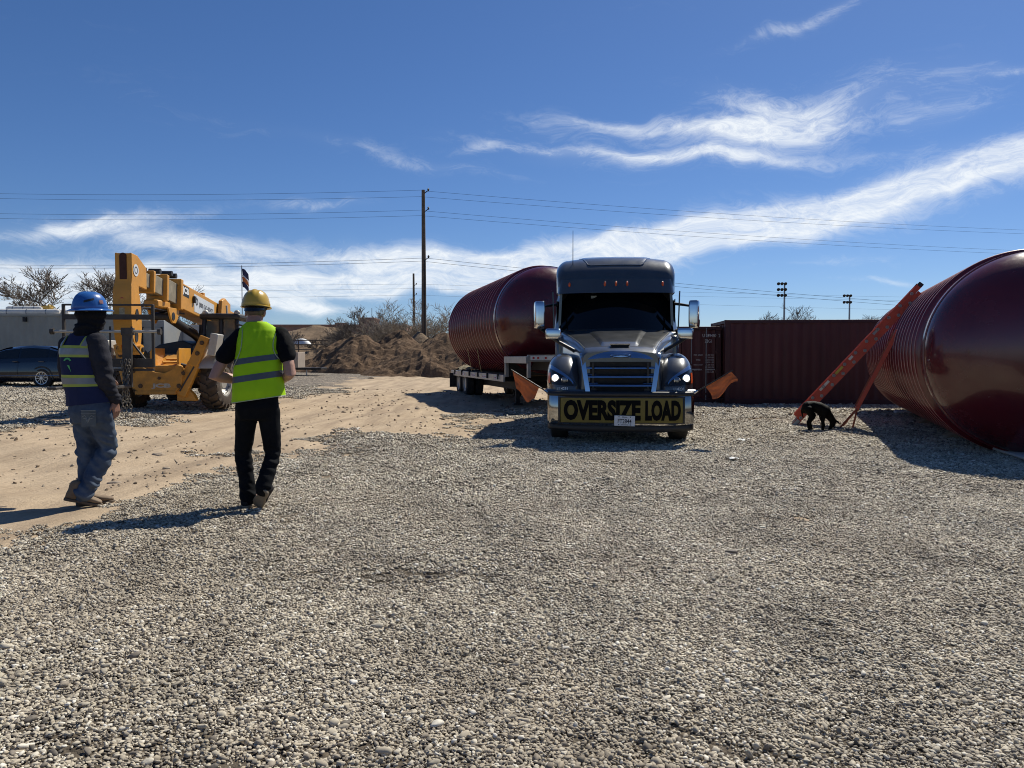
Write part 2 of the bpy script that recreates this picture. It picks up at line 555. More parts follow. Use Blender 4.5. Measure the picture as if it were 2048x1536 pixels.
    o = link('ground', me, m)
    tag(o, kind='structure')


build_ground()


def scatter(name, protos, pts, rot, scl, pick, label, cat):
    """many small loose pieces: one object, instances of a few piece shapes"""
    coll = bpy.data.collections.new(name + '_shapes')
    for p in protos:
        coll.objects.link(p)
    me = bpy.data.meshes.new(name)
    me.from_pydata(pts.tolist(), [], [])
    for nm, arr in (('rot', rot), ('scl', scl)):
        a = me.attributes.new(nm, 'FLOAT_VECTOR', 'POINT'); a.data.foreach_set('vector', arr.astype(np.float32).ravel())
    a = me.attributes.new('pick', 'INT', 'POINT'); a.data.foreach_set('value', pick.astype(np.int32))
    o = link(name, me)
    ng = bpy.data.node_groups.new(name, 'GeometryNodeTree')
    ng.interface.new_socket('Geometry', in_out='INPUT', socket_type='NodeSocketGeometry')
    ng.interface.new_socket('Geometry', in_out='OUTPUT', socket_type='NodeSocketGeometry')
    n = ng.nodes
    gi, go = n.new('NodeGroupInput'), n.new('NodeGroupOutput')
    ip = n.new('GeometryNodeInstanceOnPoints'); ci = n.new('GeometryNodeCollectionInfo')
    ci.inputs[0].default_value = coll; ci.inputs[1].default_value = True; ci.inputs[2].default_value = True
    def attr(nm, typ):
        a = n.new('GeometryNodeInputNamedAttribute'); a.data_type = typ; a.inputs[0].default_value = nm
        return a.outputs[0]
    L = ng.links.new
    L(gi.outputs[0], ip.inputs['Points']); L(ci.outputs[0], ip.inputs['Instance'])
    ip.inputs['Pick Instance'].default_value = True
    L(attr('pick', 'INT'), ip.inputs['Instance Index'])
    L(attr('rot', 'FLOAT_VECTOR'), ip.inputs['Rotation']); L(attr('scl', 'FLOAT_VECTOR'), ip.inputs['Scale'])
    L(ip.outputs[0], go.inputs[0])
    md = o.modifiers.new('scatter', 'NODES'); md.node_group = ng
    return tag(o, label, cat, kind='stuff')


def stone_protos(n, m, sub, sharp, clump=1, seed=0):
    """loose stone shapes; with clump > 1 each shape is a small handful lying together"""
    out = []
    rnd = random.Random(seed + 5)
    for i in range(n):
        bm = bmesh.new()
        for c in range(clump):
            r_ = bmesh.ops.create_icosphere(bm, subdivisions=sub, radius=1)
            off = Vector((i * 7.7 + c * 1.9, i * 3.1 - c * 2.3, 1.3 + c))
            if clump > 1:
                a = c * 2.39996 + rnd.uniform(-.3, .3); q = 1.55 * math.sqrt(c + .3) * rnd.uniform(.9, 1.1)
                pos = Vector((q * math.cos(a), q * math.sin(a), rnd.uniform(-.35, .6)))
                sc = .93 * math.exp(rnd.gauss(0, .33)); eu = Euler((rnd.gauss(0, .4), rnd.gauss(0, .4), rnd.uniform(0, 6.28)))
                M_ = Matrix.Translation(pos) @ eu.to_matrix().to_4x4() @ Matrix.Diagonal((sc * rnd.uniform(.9, 1.4), sc, sc * rnd.uniform(.75, 1.1), 1))
            else:
                M_ = Matrix.Identity(4)
            for v in r_['verts']:
                k = 1 + sharp * noise.noise(v.co * 1.1 + off) + sharp * .5 * noise.noise(v.co * 2.3 + off)
                v.co = M_ @ Vector((v.co.x * k, v.co.y * k * .80, v.co.z * k * .58))
        me = bpy.data.meshes.new('stone'); bm.to_mesh(me); bm.free(); me.shade_smooth()
        me.materials.append(m)
        out.append(bpy.data.objects.new('stone', me))
    return out


def stone_mat(name, stops, rough=.75):
    m = bpy.data.materials.new(name); m.use_nodes = True
    t = NT(m.node_tree); b = t.n['Principled BSDF']
    rnd = t.math('FRACT', t.math('ADD', t.node('ShaderNodeObjectInfo').outputs['Random'], t.node('ShaderNodeNewGeometry').outputs['Random Per Island']))
    c = t.ramp(rnd, stops)
    tc = t.node('ShaderNodeTexCoord').outputs['Object']
    n1 = t.noise(tc, 2.5, 5, .65)
    c = t.mix(t.math('MULTIPLY', t.ramp(n1, [(.35, 0.0), (.75, 1.0)]), .35), c, (.38, .335, .255))
    pos = t.node('ShaderNodeNewGeometry').outputs['Position']
    big = t.noise(pos, .55, 6, .62); mid = t.noise(t.mapping(pos, (1.6, .9, 1)), 1.0, 5, .65)
    c = t.mix(t.math('MULTIPLY', t.ramp(big, [(.45, 0.0), (.66, 1.0)]), .5), c, (.25, .20, .142))
    c = t.mix(1.0, c, t.ramp(mid, [(.34, .74), (.5, 1.0), (.68, 1.18)]), blend='MULTIPLY')
    t.link(c, b.inputs['Base Color']); b.inputs['Roughness'].default_value = rough
    b.inputs['Specular IOR Level'].default_value = .35
    return m


def build_gravel():
    rs = np.random.RandomState(3)
    xs, ys, ss = [], [], []
    for (d0, d1, sc) in ((1.9, 4.6, 1.0), (4.6, 7.6, 1.12), (7.6, 11.5, 1.5), (11.5, 18, 2.1), (18, 32, 3.2)):
        w = .72 * d1 + 1.2
        sp = .040 * sc
        gx, gy_ = np.meshgrid(np.arange(-w, w, sp), np.arange(d0, d1, sp))
        x = gx.ravel() + rs.uniform(-.5, .5, gx.size) * sp; y = gy_.ravel() + rs.uniform(-.5, .5, gx.size) * sp
        k = np.abs(x) < .72 * y + 1.1
        x, y = x[k], y[k]
        dm = dirt_mask(x, y)
        thin = np.clip((vnoise(x, y, .8, 31) * .6 + vnoise(x, y, 2.3, 32) * .4 - .64) * 3.0, 0, .6)
        keep = (rs.uniform(0, 1, len(x)) > thin) & (rs.uniform(0, 1, len(x)) > np.where(dm > .8, 1.0, np.clip(dm * 1.45 - .22, 0, .985))) & (rs.uniform(0, 1, len(x)) > np.clip((y - 20) / 12, 0, 1))
        x, y, dm = x[keep], y[keep], dm[keep]
        s = .0066 * sc * np.exp(rs.normal(0, .16, len(x)))
        xs.append(x); ys.append(y); ss.append(s)
    x, y, s = map(np.concatenate, (xs, ys, ss)); print('gravel handfuls', len(x))
    z = ground_z(x, y) + s * .3 + rs.uniform(0, .005, len(x))
    n = len(x)
    rot = np.stack([rs.normal(0, .08, n), rs.normal(0, .08, n), rs.uniform(0, 6.28, n)], -1)
    scl = np.stack([s * rs.uniform(.85, 1.2, n), s * rs.uniform(.85, 1.2, n), s * rs.uniform(.8, 1.15, n)], -1)
    m = stone_mat('river_stone', [(0.0, (.09, .078, .065)), (.14, (.20, .165, .13)), (.36, (.36, .31, .235)), (.6, (.53, .47, .365)), (.8, (.43, .36, .26)), (.92, (.64, .585, .475)), (1.0, (.80, .755, .665))])
    pick = rs.randint(0, 10, n)
    nb_ = 5200                                   # bigger single cobbles among the fine stone
    yb = 2.0 + 13 * rs.uniform(0, 1, nb_) ** 1.2; xb = rs.uniform(-1, 1, nb_) * (.72 * yb + 1)
    kb = dirt_mask(xb, yb) < .5
    xb, yb = xb[kb], yb[kb]; nb_ = len(xb)
    sb = .0105 * np.exp(rs.normal(0, .3, nb_))
    x, y = np.concatenate([x, xb]), np.concatenate([y, yb]); z = np.concatenate([z, ground_z(xb, yb) + sb * .45 + .004])
    rot = np.concatenate([rot, np.stack([rs.normal(0, .3, nb_), rs.normal(0, .3, nb_), rs.uniform(0, 6.28, nb_)], -1)])
    scl = np.concatenate([scl, np.stack([sb * rs.uniform(1.0, 1.6, nb_), sb, sb * rs.uniform(.8, 1.1, nb_)], -1)])
    pick = np.concatenate([pick, rs.randint(10, 14, nb_)])
    scatter('gravel', stone_protos(10, m, 2, .5, 20) + stone_protos(4, m, 2, .45, 1, 9), np.stack([x, y, z], -1), rot, scl, pick,
            'loose rounded grey and tan river gravel covering the yard', 'gravel')
    # clods and stray stones on the dirt track
    n = 11000
    y = 4.2 + 26 * rs.uniform(0, 1, n) ** 1.5; x = rs.uniform(-1, 1, n) * (.74 * y)
    dm = dirt_mask(x, y); cl = vnoise(x, y, .9, 11)
    k = (dm > .7) & (rs.uniform(0, 1, n) < cl ** 2 * 1.5)
    x, y = x[k], y[k]; n = len(x)
    s = .009 * np.exp(rs.normal(0, .42, n)) * (1 + y / 18)
    z = ground_z(x, y) + s * .15
    rot = np.stack([rs.normal(0, .5, n), rs.normal(0, .5, n), rs.uniform(0, 6.28, n)], -1)
    scl = np.stack([s * rs.uniform(.9, 1.6, n), s, s * rs.uniform(.7, 1.2, n)], -1)
    m2 = stone_mat('dirt_clod', [(0.0, (.17, .12, .08)), (.5, (.30, .215, .14)), (1.0, (.42, .34, .25))], .95)
    scatter('dirt_clods', stone_protos(5, m2, 2, .6), np.stack([x, y, z], -1), rot, scl, rs.randint(0, 5, n),
            'small clods and stray stones lying on the tan dirt track', 'dirt clods')


build_gravel()


# ------------------------------------------------------------------ soil heaps and far ground
def soil_mat(name, c0, c1, c2, sc=1.0):
    m = bpy.data.materials.new(name); m.use_nodes = True
    t = NT(m.node_tree); b = t.n['Principled BSDF']
    pos = t.node('ShaderNodeNewGeometry').outputs['Position']
    a = t.noise(pos, .8 * sc, 7, .65); d = t.noise(pos, 5 * sc, 6, .7)
    c = t.mix(t.ramp(a, [(.3, 0.0), (.7, 1.0)]), c0, c1)
    c = t.mix(t.math('MULTIPLY', t.ramp(d, [(.5, 0.0), (.72, 1.0)]), .7), c, c2)
    t.link(c, b.inputs['Base Color']); b.inputs['Roughness'].default_value = .95; b.inputs['Specular IOR Level'].default_value = .15
    bn = t.node('ShaderNodeBump'); bn.inputs['Distance'].default_value = .12; bn.inputs['Strength'].default_value = .8
    t.link(d, bn.inputs['Height']); t.link(bn.outputs[0], b.inputs['Normal'])
    return m


def heap(name, lumps, x0, x1, y0, y1, m, rough=.35, res=.22, seed=0, z0=-.25, rs=1.6):
    """heightfield of overlapping cones with eroded, clotted relief"""
    nx, ny = int((x1 - x0) / res), int((y1 - y0) / res)
    vs = []
    for j in range(ny + 1):
        for i in range(nx + 1):
            x, y = x0 + (x1 - x0) * i / nx, y0 + (y1 - y0) * j / ny
            h = 0
            for (cx, cy, hh, rx, ry) in lumps:
                q = math.hypot((x - cx) / rx, (y - cy) / ry)
                h = max(h, hh * max(0, 1 - q ** 1.25))
            n3 = noise.fractal(Vector((x * .55, y * .55, seed)), .9, 2.1, 6)
            rg = abs(noise.noise(Vector((x * rs, y * rs, seed + 5))))
            k = min(1, h / .5)
            z = h + k * (n3 * rough * .8 + (rg - .25) * rough * .7 + noise.noise(Vector((x * 4, y * 4, seed))) * .09)
            vs.append((x, y, G(x, y) + z + (z0 if h < .02 else z0 * max(0, 1 - h / .3))))
    w = nx + 1
    fs = [(j * w + i, j * w + i + 1, (j + 1) * w + i + 1, (j + 1) * w + i) for j in range(ny) for i in range(nx)]
    mb = MB().add(vs, fs)
    return mb.build(name, m, ang=0)


soil = soil_mat('turned_soil', (.10, .062, .037), (.17, .108, .066), (.24, .165, .105), 1.0)
soil_pale = soil_mat('pale_soil', (.16, .115, .075), (.23, .165, .11), (.33, .26, .18), 1.0)
h1 = heap('dirt_mound', [(-11.4, 57, 3.0, 5.0, 5), (-9.0, 58.5, 3.3, 4.4, 5), (-14.6, 55.5, 1.0, 2.4, 2.6), (-13.2, 56.6, 2.0, 3.0, 4)],
          -20.5, -5.2, 51, 62, soil, .5, .2, 1)
tag(h1, 'dark brown mound of dug soil with a shaded hollow, left of the utility pole', 'dirt mound')
h2 = heap('dirt_mound', [(-4.2, 52, 3.0, 6.0, 5), (-.5, 54, 3.2, 6.0, 5), (-6.6, 50.5, 1.3, 4, 3.4)], -12, 6, 46, 59, soil, .42, .2, 4)
tag(h2, 'ridged brown soil heap behind the rear of the flatbed trailer', 'dirt mound')
h3 = heap('dirt_mound', [(-7.6, 61.5, 3.35, 3.0, 3)], -10.6, -4.6, 58.5, 65, soil_pale, .15, .22, 9)
tag(h3, 'small smooth pale soil pile at the foot of the utility pole', 'dirt mound')
brush = soil_mat('dry_brush_hill', (.17, .12, .08), (.235, .165, .105), (.11, .085, .06), .7)
h4 = heap('brush_hill', [(-27, 106, 5.4, 17, 14), (-40, 100, 5.2, 15, 12), (-13, 112, 4.4, 13, 12), (-58, 110, 6, 20, 14)], -80, 2, 92, 124, brush, .5, .9, 12, -.3, .6)
tag(h4, kind='structure')
far = soil_mat('far_brush', (.085, .068, .05), (.13, .10, .07), (.06, .055, .04), .25)
h5 = heap('far_terrain', [(x, 420 + 30 * math.sin(x), 7 + 2 * math.sin(x * .037), 90, 60) for x in range(-520, 620, 55)], -620, 700, 350, 500, far, 1.4, 7.0, 20, -.5, .15)
tag(h5, kind='structure')


# ------------------------------------------------------------------ bare trees
bark = mat('bark_grey', (.15, .12, .095), .9, var=.3, scale=3)
bark_pale = mat('bark_pale', (.30, .25, .19), .9, var=.3, scale=3)


def bare_tree(name, base, h, spread, seed, label, m, trunks=1, group=None, depth=6, lean=.35, twig=.0125, cat='tree'):
    rnd = random.Random(seed)
    root = thing(name, label, cat, base, 0, group)
    trs, cr = [], MB()
    def grow(p, d, L, r, lev):
        seg = 3
        pts, rs = [p], [r]
        for k in range(seg):
            d = (d + Vector((rnd.gauss(0, .13), rnd.gauss(0, .13), rnd.gauss(.04, .08)))).normalized()
            p = p + d * (L / seg)
            pts.append(p); rs.append(max(twig * .55, r * (1 - .32 * (k + 1) / seg)))
        if lev == 0:
            trs.append(MB())
        (trs[-1] if lev == 0 else cr).tube(pts, rs, 6 if lev < 2 else (4 if lev < 4 else 3), lev < 2)
        if lev >= depth:
            return
        nb = rnd.choice((2, 3, 3)) if lev < depth - 3 else rnd.choice((3, 3, 4))
        for k in range(nb):
            ax = Vector((rnd.gauss(0, 1), rnd.gauss(0, 1), rnd.gauss(0, .4))).normalized()
            a = rnd.uniform(.3, .85) * (1 if lev else .9) * spread
            nd = (d + ax * a).normalized()
            if nd.z < -.1:
                nd.z = abs(nd.z)
            q = pts[-1] if k == 0 or lev >= 3 else pts[rnd.choice((2, 3))]
            if lev >= 2 and k > 0:
                q = pts[rnd.choice((1, 2, 3))]
            grow(q, nd, L * rnd.uniform(.62, .86), max(twig, rs[-1] * rnd.uniform(.6, .82)), lev + 1)
    L0 = h * .27
    for k in range(trunks):
        a = rnd.uniform(0, 6.28)
        d = Vector((math.cos(a) * lean, math.sin(a) * lean, 1)).normalized() if trunks > 1 else Vector((rnd.gauss(0, .08), 0, 1)).normalized()
        grow(Vector((math.cos(a) * .12 * trunks * .5, math.sin(a) * .12 * trunks * .5, -.15)), d, L0 * rnd.uniform(.8, 1.15), h * .022 / (trunks ** .4), 0)
    zm = max(p[2] for p in cr.v); k_ = h / zm
    for q_ in trs + [cr]:
        q_.v = [(a * (k_ * .6 + .4), b_ * (k_ * .6 + .4), c * k_) for a, b_, c in q_.v]
    for q_ in trs:
        q_.build('trunk', m, root, ang=60)
    cr.build('crown', m, root, ang=60)
    return root


def at(px, d, z=None):
    x = (px - 1024) / FPX * d
    return (x, d, G(x, d) if z is None else z)


TG = 'bare winter trees along the far edge of the yard'
bare_tree('bare_tree', at(140, 44), 6.2, 1.25, 11, 'bare spreading tree behind the pale container, left of the blue hard hat', bark, 1, TG, 7, twig=.013)
bare_tree('bare_tree', at(215, 47), 6.6, 1.25, 5, 'bare tree right above the blue hard hat, beside the telehandler boom head', bark, 1, TG, 7, twig=.013)
bare_tree('bare_tree', at(325, 50), 6.0, 1.25, 23, 'bare tree seen under the raised telehandler boom', bark, 2, TG, 6)
bare_tree('bare_tree', at(700, 74), 4.6, 1.2, 31, 'low bare tree at the left end of the dark dirt mound', bark, 3, TG, 6, .6)
bare_tree('bare_tree', at(738, 70), 6.2, 1.2, 37, 'many stemmed bare tree rising behind the middle of the dark dirt mound', bark, 4, TG, 6, .55)
bare_tree('bare_tree', at(785, 72), 5.4, 1.2, 42, 'thin bare tree just left of the shorter utility pole', bark, 3, TG, 6, .5)
bare_tree('bare_tree', at(815, 66), 6.6, 1.25, 44, 'pale twiggy bare tree behind the shorter utility pole', bark_pale, 4, TG, 6, .6)
bare_tree('bare_tree', at(880, 68), 7.2, 1.25, 58, 'pale wide bare tree between the tall utility pole and the red tank', bark_pale, 4, TG, 6, .6)
bare_tree('bare_tree', at(1560, 70), 6.6, 1.2, 61, 'bare treetop over the red container beside the taller floodlight mast', bark, 2, TG, 6, .5)
bare_tree('bare_tree', at(1655, 78), 6.0, 1.2, 66, 'low bare treetop over the red container just left of the shorter floodlight mast', bark, 2, TG, 6, .5)
bare_tree('bare_tree', at(1725, 80), 6.0, 1.2, 68, 'bare treetop over the red container between shorter floodlight mast and ladder top', bark, 3, TG, 6, .5)
bare_tree('bare_tree', at(606, 84), 4.0, 1.2, 72, 'small bare sapling in front of the pipe fence', bark, 1, TG, 5, .5, .012)
for i, (px, d, h) in enumerate(((640, 96, 1.9), (690, 92, 3.4), (560, 98, 3.4), (430, 96, 3.6))):
    lab = ('twiggy bush on the brown hill below the adobe tower', 'twiggy bush on the brown hill left of the dark mound',
           'twiggy bush on the brown hill near the adobe building, by the lime vest', 'twiggy bush on the brown hill behind the telehandler cab')[i]
    bare_tree('bush', at(px, d, G(-20, 90) + 1.6), h, 1.4, 80 + i, lab, bark, 5, 'bushes on the brown hill', 5, .9, .012, 'bush')

# ------------------------------------------------------------------ utility poles and wires
wood = mat('pole_wood', (.13, .095, .065), .9, var=.3, scale=2, bump=.4, bscale=12)
iron = mat('dark_iron', (.03, .03, .032), .55, .6, .2)


def utility_pole(px, d, ytop, arms, label):
    b = Vector(at(px, d)); top = P(px, ytop, d)
    r = thing('utility_pole', label, 'utility pole', b, 0, 'utility poles behind the soil heaps')
    H = top.z - b.z
    MB().tube([(0, 0, -.3), (.02, 0, H * .5), (0, 0, H)], [.23, .19, .14], 12).build('pole', wood, r)
    for ya in arms:
        z = P(px, ya, d).z - b.z
        m = MB(); m.bar((.1, -.05, z - .12), (.42, -.05, z + .12), .05, .06); m.lathe([(.02, 0), (.09, .04), (.05, .1), (.1, .15), (.05, .22), (.02, .26)], 10, Matrix.Translation((.42, -.05, z + .05)), True)
        m.build('insulator', iron, r)
    return b, r


b1, p1 = utility_pole(848, 62, 380, (384, 421, 518), 'tall weathered wooden utility pole rising from the dirt mound')
b2, p2 = utility_pole(828, 112, 547, (570, 590), 'shorter dark utility pole standing farther off, left of the tall pole')
MB().tube([(.14, -.2, .3), (.13, -.19, (P(848, 520, 62).z - b1.z))], .05, 8).build('conduit', iron, p1)


def wire(pa, pb, sag, label, r=.014):
    pa, pb = Vector(pa), Vector(pb)
    pts = []
    for k in range(25):
        q = k / 24
        p = pa.lerp(pb, q); p.z -= sag * 4 * q * (1 - q)
        pts.append(p)
    o = MB().tube(pts, r, 4).build('power_line', iron)
    tag(o, label, 'power line', 'overhead power lines')


for i, (yl0, yl1, nm) in enumerate(((375, 380, 'uppermost'), (383, 393, 'second highest'), (415, 420, 'third highest'), (424, 431, 'fourth highest'), (521, 516, 'fifth highest'), (527, 522, 'lowest'))):
    a = P(849, yl1, 62)
    wire(P(-420, yl0, 66), a, .5, f'{nm} power line running left from the tall utility pole', .011 if i < 4 else .015)
for i, (y0, y1, nm) in enumerate(((382, 470, 'uppermost'), (394, 476, 'second highest'), (422, 512, 'third highest'), (432, 518, 'fourth highest'), (516, 640, 'fifth highest'), (523, 646, 'lowest'))):
    wire(P(850, y0, 62), P(2420, y1, 96), .7, f'{nm} power line running right from the tall utility pole', .011 if i < 4 else .015)
for i, (y0, yl, yr, nm) in enumerate(((568, 562, 600, 'upper'), (577, 578, 606, 'middle'), (590, 594, 628, 'lower'))):
    wire(P(829, y0, 112), P(-420, yl, 118), .4, f'{nm} faint power line running left from the shorter utility pole', .014)
    wire(P(829, y0, 112), P(2420, yr, 170), .6, f'{nm} faint power line running right from the shorter utility pole', .014)

# ------------------------------------------------------------------ floodlight masts
galv = mat('galvanised_steel', (.30, .31, .32), .5, .7, .15)
for px, ytop, d, n, lab in ((1567, 566, 150, 3, 'taller floodlight mast with three stacked lamp banks beyond the red container'), (1697, 590, 165, 2, 'shorter floodlight mast with two stacked lamp banks beyond the red container')):
    b = Vector(at(px, d)); H = P(px, ytop, d).z - b.z
    r = thing('floodlight_mast', lab, 'floodlight', b, 0, 'sports field floodlights')
    MB().tube([(0, 0, -.2), (0, 0, H)], [.24, .15], 10).build('pole', galv, r)
    for k in range(n):
        z = H - .35 - k * 1.15 * (1 if n == 3 else 1.25)
        MB().box((-.55, 0, z + .3), (1.9, .1, .1)).build('crossarm', galv, r)
        for q in range(3):
            x = -1.35 + q * .7
            m = MB(); m.lathe([(.05, 0), (.2, .05), (.32, .3), (.33, .36), (.02, .37)], 12, Matrix.Translation((x, -.1, z + .3)) @ Euler((R(115), 0, 0)).to_matrix().to_4x4(), True)
            m.build('lamp', iron, r)

# ------------------------------------------------------------------ flag on its mast
fb = Vector(at(486, 40)); ft = P(486, 531, 40)
fr = thing('flagpole', 'thin flagpole with a small banded flag above the telehandler boom', 'flagpole', fb)
MB().tube([(0, 0, -.1), (0, 0, ft.z - fb.z)], .025, 8).build('pole', galv, fr)
HF = ft.z - fb.z
def flag_pt(u, v, a, b):
    x = .02 + .34 * u; z = HF - .16 - .02 * u - (a + (b - a) * v) * .98 - .28 * u * u
    return (x, .07 * math.sin(u * 6 + v), z)
for nm, a, b, c in (('navy_band', 0, .36, (.035, .035, .09)), ('white_band', .36, .44, (.75, .75, .74)), ('orange_band', .44, .7, (.62, .18, .05)), ('dark_band', .7, 1.0, (.04, .04, .1))):
    MB().surf(lambda u, v: flag_pt(u, v, a, b), 8, 3, (0, .006, 0)).build(nm, mat('flag_' + nm, c, .8), fr)

# ------------------------------------------------------------------ adobe building and pipe fence, far left
adobe = mat('adobe_stucco', (.33, .19, .14), .95, var=.1, scale=.4)
dkglass = mat('dark_window', (.02, .025, .03), .1, 0, 0)
bl = thing('adobe_building', 'flat roofed pinkish adobe building with a raised stair tower behind the brown hill', 'building', (-37, 150, 1))
m = MB(); m.box((0, 0, 3.0), (34, 14, 7.4)); m.build('wall', adobe, bl, .1)
m = MB(); m.box((9.3, -4, 7.2), (3.0, 6, 1.7)); m.build('stair_tower', adobe, bl, .08)
m = MB(); m.box((4.5, -7.2, 3.4), (2.2, .6, 7.2)); m.build('pilaster', adobe, bl, .06)
MB().box((0, -7.05, 6.55), (34.2, .3, .3)).build('parapet', adobe, bl, .04)
MB().tube([(9.8, -4, 8), (9.8, -4, 10)], .06, 6).build('vent_pipe', iron, bl)
for x in (-13, -9.5, -6, -2.5, 1, 12):
    w = MB().box((x, -7.03, 4.2), (1.3, .12, 1.5)).build('window', dkglass, bl)

rust = mat('rusty_pipe', (.10, .075, .06), .85, .2, .3)
pf = thing('pipe_fence', 'long low pipe rail fence running across below the brown hill', 'fence', (0, 0, 0))
xs = [-29 + 1.9 * k for k in range(10)]
for x in xs:
    MB().tube([(x, 82, G(x, 82) - .2), (x, 82, G(x, 82) + 2.75)], .055, 6).build('post', rust, pf)
for z in (1.7, 2.25, 2.72):
    MB().tube([(-30, 82.07, G(-29, 82) + z), (-10.8, 82.07, G(-11, 82) + z + .22)], .06, 6).build('rail', rust, pf)
wt = mat('white_tarp', (.75, .75, .74), .6)
def dome_fn(u, v):
    a = u * 2 * math.pi; r = v
    return (1.15 * r * math.cos(a), .6 * r * math.sin(a), .62 * (1 - r ** 2.4) + .03 * math.sin(a * 5) * r)
wb = MB().surf(dome_fn, 24, 8).build('white_tarp_bundle', wt)
wb.location = Vector(P(602, 688, 84)); tag(wb, 'small white covered bundle showing above the pipe fence', 'bundle')

# small trailer with a tan panel, right of the lime vest
tb = Vector(at(596, 46)); tpanel = mat('tan_panel', (.36, .29, .23), .8, var=.15, scale=1.5, dust=.3)
tr = thing('utility_trailer', 'small dark utility trailer with a pale tan panel box, right of the lime vest', 'trailer', tb)
MB().box((-.55, 0, .95), (1.55, 1.6, .95)).build('box', tpanel, tr, .02)
MB().box((0, 0, .42), (3.2, 1.5, .12)).build('bed', iron, tr, .02)
MB().tube([(.8, 0, .36), (1.5, -.1, .46)], .05, 6).build('drawbar', iron, tr)
MB().tube([(.72, -.7, .0), (.72, -.7, .45)], .04, 6).build('jack', galv, tr)
for s in (-.78, .78):
    MB().lathe([(.1, -.1), (.3, -.11), (.36, -.08), (.36, .08), (.3, .11), (.1, .1)], 20, Matrix.Translation((-.7, s, .36)) @ Euler((R(90), 0, 0)).to_matrix().to_4x4(), True).build('wheel', mat('trailer_tyre', (.02, .02, .02), .85), tr)
for x in (-1.05, -.55, -.05):
    MB().box((x, -.815, .95), (.03, .02, .9)).build('rib', iron, tr)
MB().lathe([(.01, 0), (.2, .0), (.2, .02), (.14, .02), (.13, .03), (.01, .03)], 20, Matrix.Translation((-.3, -.80, 1.15)) @ Euler((R(90), 0, 0)).to_matrix().to_4x4(), True).build('round_badge', mat('badge_pale', (.5, .46, .4), .7), tr)


# ------------------------------------------------------------------ shipping containers
def corrugated(x0, x1, z0, z1, y, pitch, depth):
    """trapezoid-corrugated steel sheet facing -Y"""
    m = MB(); pts = []
    x = x0; n = max(1, round((x1 - x0) / pitch)); p = (x1 - x0) / n
    for k in range(n):
        a = x0 + k * p
        pts += [(a, 0), (a + p * .26, 0), (a + p * .5, depth), (a + p * .76, depth)]
    pts.append((x1, 0))
    vs = [(a, y + b, z) for z in (z0, z1) for a, b in pts]
    w = len(pts)
    return m.add(vs, [(i, i + 1, w + i + 1, w + i) for i in range(w - 1)])


def container(name, label, loc, rz, L, H, m, pitch=.28, doors=False, group=None, Wd=2.44, frame=None, roofm=None):
    """long side (or, with doors, the door end) faces -Y; origin at the left bottom front corner"""
    frame = frame or m
    r = thing(name, label, 'container', loc, rz, group)
    D = Wd if not doors else 6.06
    for x in (.08, L - .08):
        for y in (.08, D - .08):
            MB().box((x, y, H / 2), (.16, .16, H)).build('corner_post', frame, r, .015)
            for z in (.06, H - .06):
                MB().box((x, y, z), (.178, .178, .124)).build('corner_casting', frame, r, .01)
    for z, h in ((.08, .16), (H - .05, .1)):
        MB().box((L / 2, .06, z), (L - .3, .1, h)).build('side_rail', frame, r, .01)
        MB().box((L / 2, D - .06, z), (L - .3, .1, h)).build('side_rail', frame, r, .01)
        for x in (.06, L - .06):
            MB().box((x, D / 2, z), (.1, D - .3, h)).build('end_rail', frame, r, .01)
    if doors:
        for k in (0, 1):
            x0 = .17 + k * (L / 2 - .165); x1 = x0 + L / 2 - .18
            d = corrugated(x0, x1, .17, H - .11, .06, (x1 - x0) / 4.0, .03).build('door', m, r)
            for q in (.28, .72):
                x = x0 + (x1 - x0) * q
                MB().tube([(x, .02, .1), (x, .02, H - .04)], .018, 8).build('lock_rod', galv, d)
                MB().box((x + .12, .01, 1.05), (.3, .03, .04)).build('lock_handle', galv, d)
                for z in (.3, 1.2, H - .35):
                    MB().box((x, .022, z), (.07, .05, .06)).build('rod_bracket', frame, d)
            for z in (.4, 1.0, 1.6, 2.15):
                MB().box((x0 - .02 if k == 0 else x1 + .02, .03, z), (.07, .05, .13)).build('hinge', frame, d)
    else:
        corrugated(.16, L - .16, .16, H - .1, .025, pitch, .036).build('side_panel', m, r)
    mm = MB(); corr = corrugated(.16, L - .16, .16, H - .1, 0, pitch, -.036)
    corr.v = [(a, D - .03 + b, c) for a, b, c in corr.v]; corr.build('side_panel', m, r)
    for x in (.05, L - .05):
        e = corrugated(.16, D - .16, .16, H - .1, 0, pitch, .036)
        e.v = [(x + (b if x < 1 else -b), a, c) for a, b, c in e.v]
        e.build('end_panel', m, r)
    MB().box((L / 2, D / 2, H - .035), (L - .2, D - .2, .03)).build('roof', roofm or m, r)
    MB().box((L / 2, D / 2, .13), (L - .25, D - .25, .06)).build('floor', frame, r)
    return r


